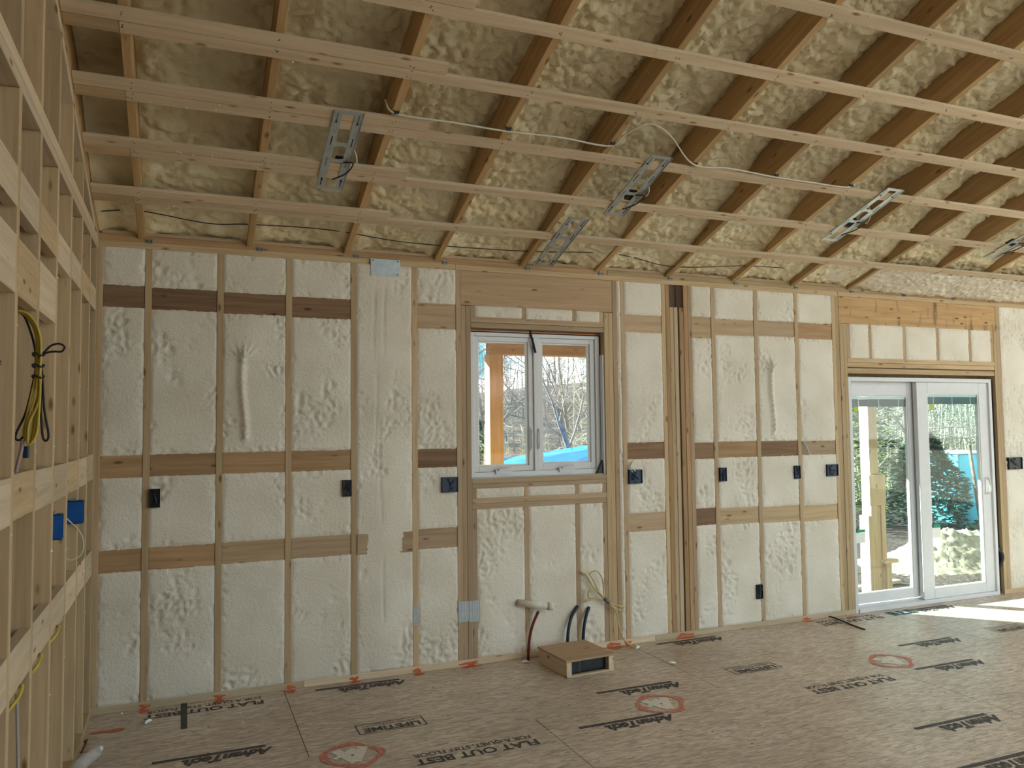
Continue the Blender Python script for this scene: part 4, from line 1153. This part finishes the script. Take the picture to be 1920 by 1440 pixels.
bp = nd(t, 'ShaderNodeBump', Strength=0.8, Distance=0.05); t.links.new(n2.outputs['Fac'], bp.inputs['Height']); t.links.new(bp.outputs[0], b.inputs['Normal'])
g_ = link('ground', grid_mesh('ground', np.stack([GX, GY, ground_h(GX, GY)], -1)), mg)
tag(g_, 'rough ground with brown leaf litter rising to woods', 'ground', kind='structure')
def gz(x, y): return float(ground_h(np.array([[float(x)]]), np.array([[float(y)]]))[0, 0])

BOUNCE_GRAVEL = plain('pale_bounce_gravel', (0.56, 0.49, 0.40), 0.9, 0.1, vary=.2, vscale=9)
yard = empty('bounce_ground', (0, -20, -.4), label='unseen pale gravel added around the open front to bounce light', cat='yard', kind='structure')  # unseen ground added to bounce warm light up onto the ceiling
for lo, hi in (((-30, -30, -.05), (50, 10.6, .02)), ((13, 10.7, -.05), (50, 21.0, .02))):
    board('bounce_bed', yard, lo, hi, BOUNCE_GRAVEL, .01)
# pile of pale fill beyond the door
u = np.linspace(-2.0, 2.0, 90); v = np.linspace(-1.2, 1.2, 60)
PX, PY = np.meshgrid(u, v, indexing='ij')
hgt = .62 * np.exp(-((PX / 1.05) ** 2 + (PY / .62) ** 2)) + .25 * np.exp(-(((PX - 1.1) / .5) ** 2 + ((PY + .1) / .5) ** 2))
hgt = .72 * hgt * (1 + .45 * np.abs(pn(PX * 5, PY * 5, 4)) + .25 * np.abs(pn(PX * 12, PY * 12, 5))) - .06 + .045 * np.abs(pn(PX * 14, PY * 14, 8)) + .02 * pn(PX * 24, PY * 24, 9)
DIRT = plain('pale_fill', (0.36, 0.30, 0.22), 0.9, 0.1, vary=.35, vscale=14)
tag(link('dirt_pile', grid_mesh('dirt_pile', np.stack([PX, PY, hgt], -1)), DIRT, None, (11.9, 3.5, -.5)), 'heap of pale crumbly fill outside the sliding door', 'dirt pile')
for i, (a, b_, lb) in enumerate([((8.3, 2.45), (9.8, 2.65), 'longer pale plank lying on the ground behind the porch post'), ((8.4, 3.3), (9.75, 3.5), 'shorter pale plank lying farther out behind the porch post')]):
    ang = math.atan2(b_[1] - a[1], b_[0] - a[0]); L = math.hypot(b_[0] - a[0], b_[1] - a[1])
    o = link('plank', box_mesh(L, .09, .038, .002), wood('x', 'pale'), None, ((a[0] + b_[0]) / 2, (a[1] + b_[1]) / 2, gz((a[0] + b_[0]) / 2, (a[1] + b_[1]) / 2) + .05), (0, 0, ang))
    tag(o, lb, 'plank')

BARK = plain('bark', (0.20, 0.16, 0.14), 0.9, 0.1, vary=.3, vscale=8)
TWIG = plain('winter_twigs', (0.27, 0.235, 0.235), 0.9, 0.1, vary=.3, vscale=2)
PALETWIG = plain('brush_painted_sunlit', (0.50, 0.46, 0.36), 0.9, 0.1, vary=.4, vscale=3)  # sunlight on bare twigs put into the pale colour
def grow(m, p, d, L, r, depth, r_, spread, sides):
    n = 3
    pts, rad = [Vector(p)], [r]
    q = Vector(p); dd = Vector(d)
    for k in range(n):
        dd = (dd + Vector((r_.uniform(-1, 1), r_.uniform(-1, 1), r_.uniform(-.5, .8))) * .16).normalized()
        q = q + dd * L / n
        pts.append(q.copy()); rad.append(r * (1 - .45 * (k + 1) / n))
    m.tube(pts, rad, sides, cap=False)
    if depth == 0: return
    for k in range(r_.choice((2, 3, 3))):
        i = r_.choice((1, 2, 3, 3))
        a = Vector((r_.uniform(-1, 1), r_.uniform(-1, 1), r_.uniform(-.25, .75))).normalized()
        nd_ = (dd * (1 - spread) + a * spread).normalized()
        grow(m, pts[i], nd_, L * r_.uniform(.6, .82), rad[i] * .62, depth - 1, r_, spread, 3 if depth < 3 else sides)
def bare_tree(x, y, h, label, seed, lean=(0, 0), depth=7, r=.075):
    r_ = random.Random(seed)
    e = empty('bare_tree', (x, y, gz(x, y) - .1), label=label, cat='tree', group='leafless trees beyond the house')
    top = Vector((lean[0], lean[1], 1)).normalized() * h * .32
    m = MB(); m.tube([(0, 0, 0), top * .5 + Vector((.05, .03, 0)), top], [r * 1.3, r * 1.05, r * .9], 8, False); m.build('trunk', BARK, e, True)
    m = MB()
    for k in range(4):
        a = Vector((r_.uniform(-1, 1), r_.uniform(-1, 1), r_.uniform(.1, 1.1))).normalized()
        grow(m, top * r_.uniform(.55, 1.0), a, h * .26, r * .55, depth - 1, r_, .62, 4)
    m.build('branches', BARK, e)
for a in [(7.3, 11.5, 7.5, 'bare branching tree seen through the left window sash', 11, (.05, 0)), (10.8, 13.5, 8.5, 'bare branching tree seen through the right window sash', 23, (-.25, 0)),
          (9.0, 19.0, 9.5, 'tall bare tree standing behind the blue tarp', 31, (.05, 0)), (14.8, 22.0, 10, 'tall bare tree on the slope right of the blue tarp', 47, (-.1, 0)),
          (18.3, 9.2, 8.0, 'bare tree with drooping branches beyond the light blue sheet', 53, (-.1, 0)), (15.2, 11.5, 8.5, 'bare tree behind the evergreen beyond the door', 61, (0, 0)),
          (5.6, 17.0, 9.0, 'bare tree at the far left of the window view', 71, (.1, 0))]:
    bare_tree(*a)
# woods on the slope: trunks and twigs past counting
def woods(name, n, xr, yr, hr, mat, seed, label, twigs, rr):
    r_ = random.Random(seed)
    m = MB()
    for _ in range(n):
        x, y = r_.uniform(*xr), r_.uniform(*yr)
        h = r_.uniform(*hr); z = gz(x, y) - .1
        p = Vector((x, y, z)); top = p + Vector((r_.uniform(-.1, .1) * h, r_.uniform(-.1, .1) * h, h))
        m.tube([p, top], [rr * h, rr * .3 * h], 3, False)
        for k in range(twigs):
            f = r_.uniform(.12, 1); q = p.lerp(top, f)
            d = Vector((r_.uniform(-1, 1), r_.uniform(-1, 1), r_.uniform(-.1, .9))).normalized() * h * r_.uniform(.1, .3)
            m.tube([q, q + d * .5 + Vector((0, 0, .02 * h)), q + d], [rr * .4 * h, rr * .3 * h, rr * .12 * h], 3, False)
            for j in range(2):
                s0 = q + d * r_.uniform(.3, 1); d2 = Vector((r_.uniform(-1, 1), r_.uniform(-1, 1), r_.uniform(-.3, .9))).normalized() * h * .1
                m.tube([s0, s0 + d2], [rr * .22 * h, rr * .1 * h], 3, False)
    tag(m.build(name, mat), label, 'woods', kind='stuff')
woods('distant_woods', 520, (4, 62), (26, 62), (3.0, 5.5), TWIG, 3, 'grey leafless woods covering the far slope', 14, .010)
woods('brush_thicket', 420, (14, 40), (9.5, 22), (3.0, 7.5), PALETWIG, 8, 'dense leafless brush coloured as sunlit beyond the sliding door', 16, .006)
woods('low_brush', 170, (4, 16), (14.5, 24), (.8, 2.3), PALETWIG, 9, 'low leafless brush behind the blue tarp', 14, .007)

LEAF = plain('evergreen_leaf', (0.055, 0.10, 0.065), 0.7, 0.2, vary=.5, vscale=4)
LEAF2 = plain('olive_evergreen_leaf', (0.13, 0.17, 0.05), 0.7, 0.2, vary=.4, vscale=4)  # lighter olive green leaf colour
def evergreen(x, y, rx, h, n, label, mat, seed):
    r_ = random.Random(seed)
    e = empty('evergreen_bush', (x, y, gz(x, y) - .05), label=label, cat='bush', group='evergreens beyond the sliding door')
    m = MB(); m.tube([(0, 0, 0), (.03, 0, h * .5), (0, .02, h * .9)], [.07, .05, .015], 6); m.build('trunk', BARK, e)
    m = MB()
    for _ in range(n):
        f = r_.random() ** .8; a = r_.uniform(0, 6.283)
        z = h * (.04 + .94 * f)
        rad = rx * (1 - f) ** .55 * (.35 + .65 * r_.random() ** .4) * (1 + .25 * math.sin(a * 3 + f * 9))
        p = Vector((rad * math.cos(a), rad * math.sin(a), z))
        o = Vector((math.cos(a), math.sin(a), r_.uniform(-.5, .5))).normalized()
        sd = o.cross(Vector((r_.uniform(-.6, .6), r_.uniform(-.6, .6), 1))).normalized()
        L = r_.uniform(.07, .17); w = L * .28
        m.add([p - sd * w, p + o * L * .5 + sd * w, p + o * L, p + o * L * .4 - sd * w * 1.2], [[0, 1, 2, 3]])
    m.build('foliage', mat, e)
evergreen(13.0, 7.3, 1.15, 5.0, 8000, 'tall dark evergreen seen through the left door panel', LEAF2, 5)
evergreen(14.7, 6.3, .80, 1.9, 5200, 'dark rounded evergreen seen through the right door panel', LEAF, 6)
evergreen(15.95, 5.6, .36, 1.05, 1300, 'low spiky evergreen in front of the light blue sheet', LEAF2, 7)
evergreen(15.0, 8.9, 1.25, 5.6, 7000, 'olive evergreen behind the dark rounded one', LEAF2, 8)
evergreen(18.2, 11.8, 1.5, 6.0, 6000, 'tall evergreen at the wood edge behind the light blue sheet', LEAF, 12)
evergreen(7.95, 13.6, .45, 2.4, 1600, 'small evergreen beside the blue tarp', LEAF2, 9)

tb = empty('tarped_boat', (9.6, 12.2, gz(9.6, 12.2)), label='boat under a bright blue tarp beyond the window', cat='boat')
zb = gz(9.6, 12.2)
m = MB()
prof = [(-1.75, .80, .10), (-1.2, .90, .55), (-.2, 1.02, .85), (1.0, 1.16, .95), (2.3, 1.30, .90)]
V, Fc = [], []
for (x, zt, hw) in prof:
    V += [(x, -hw, .74 - zb), (x, -hw * .55, zt - .06 - zb), (x, 0, zt - zb), (x, hw * .55, zt - .06 - zb), (x, hw, .74 - zb)]
for k in range(len(prof) - 1):
    for j in range(4):
        Fc.append([k * 5 + j, k * 5 + j + 1, (k + 1) * 5 + j + 1, (k + 1) * 5 + j])
Fc += [[0, 1, 2, 3, 4], [20 + j for j in (4, 3, 2, 1, 0)]]
m.add(V, Fc); m.build('tarp', TARP, tb)
m = MB(); V, Fc = [], []
for (x, zt, hw) in prof:
    V += [(x, -hw * .97, .735 - zb), (x, -hw * .8, .45 - zb), (x, 0, .25 - zb + (.35 if x < -1.5 else 0)), (x, hw * .8, .45 - zb), (x, hw * .97, .735 - zb)]
for k in range(len(prof) - 1):
    for j in range(4):
        Fc.append([k * 5 + j, (k + 1) * 5 + j, (k + 1) * 5 + j + 1, k * 5 + j + 1])
Fc += [[0, 1, 2, 3, 4], [24, 23, 22, 21, 20]]
m.add(V, Fc); m.build('hull', WHITE, tb)
for x in (-.4, 1.7):
    for y in (-.5, .5):
        board('stand', tb, (x - .05, y - .05, -.05), (x + .05, y + .05, .48 - zb), BARK)
sb_ = empty('sheeted_stack', (16.25, 6.75, gz(16.25, 6.75)), label='light blue sheeted stack standing at the wood edge', cat='stack')
board('sheet', sb_, (-.48, -.35, .02), (.48, .35, 1.45), CYANT, .02)
board('cap_strip', sb_, (-.52, -.39, 1.45), (.52, .39, 1.50), WHITE, .01)
board('lower_sheet', sb_, (.05, -.362, .02), (.44, -.351, .62), TARP, .005)
tag(link('leaning_pole', box_mesh(.055, .055, 1.7, .004), BARK, None, (15.98, 6.22, gz(16, 6.2) + .80), (0.05, -.22, 0)), 'dark pole leaning in front of the light blue sheet', 'pole')
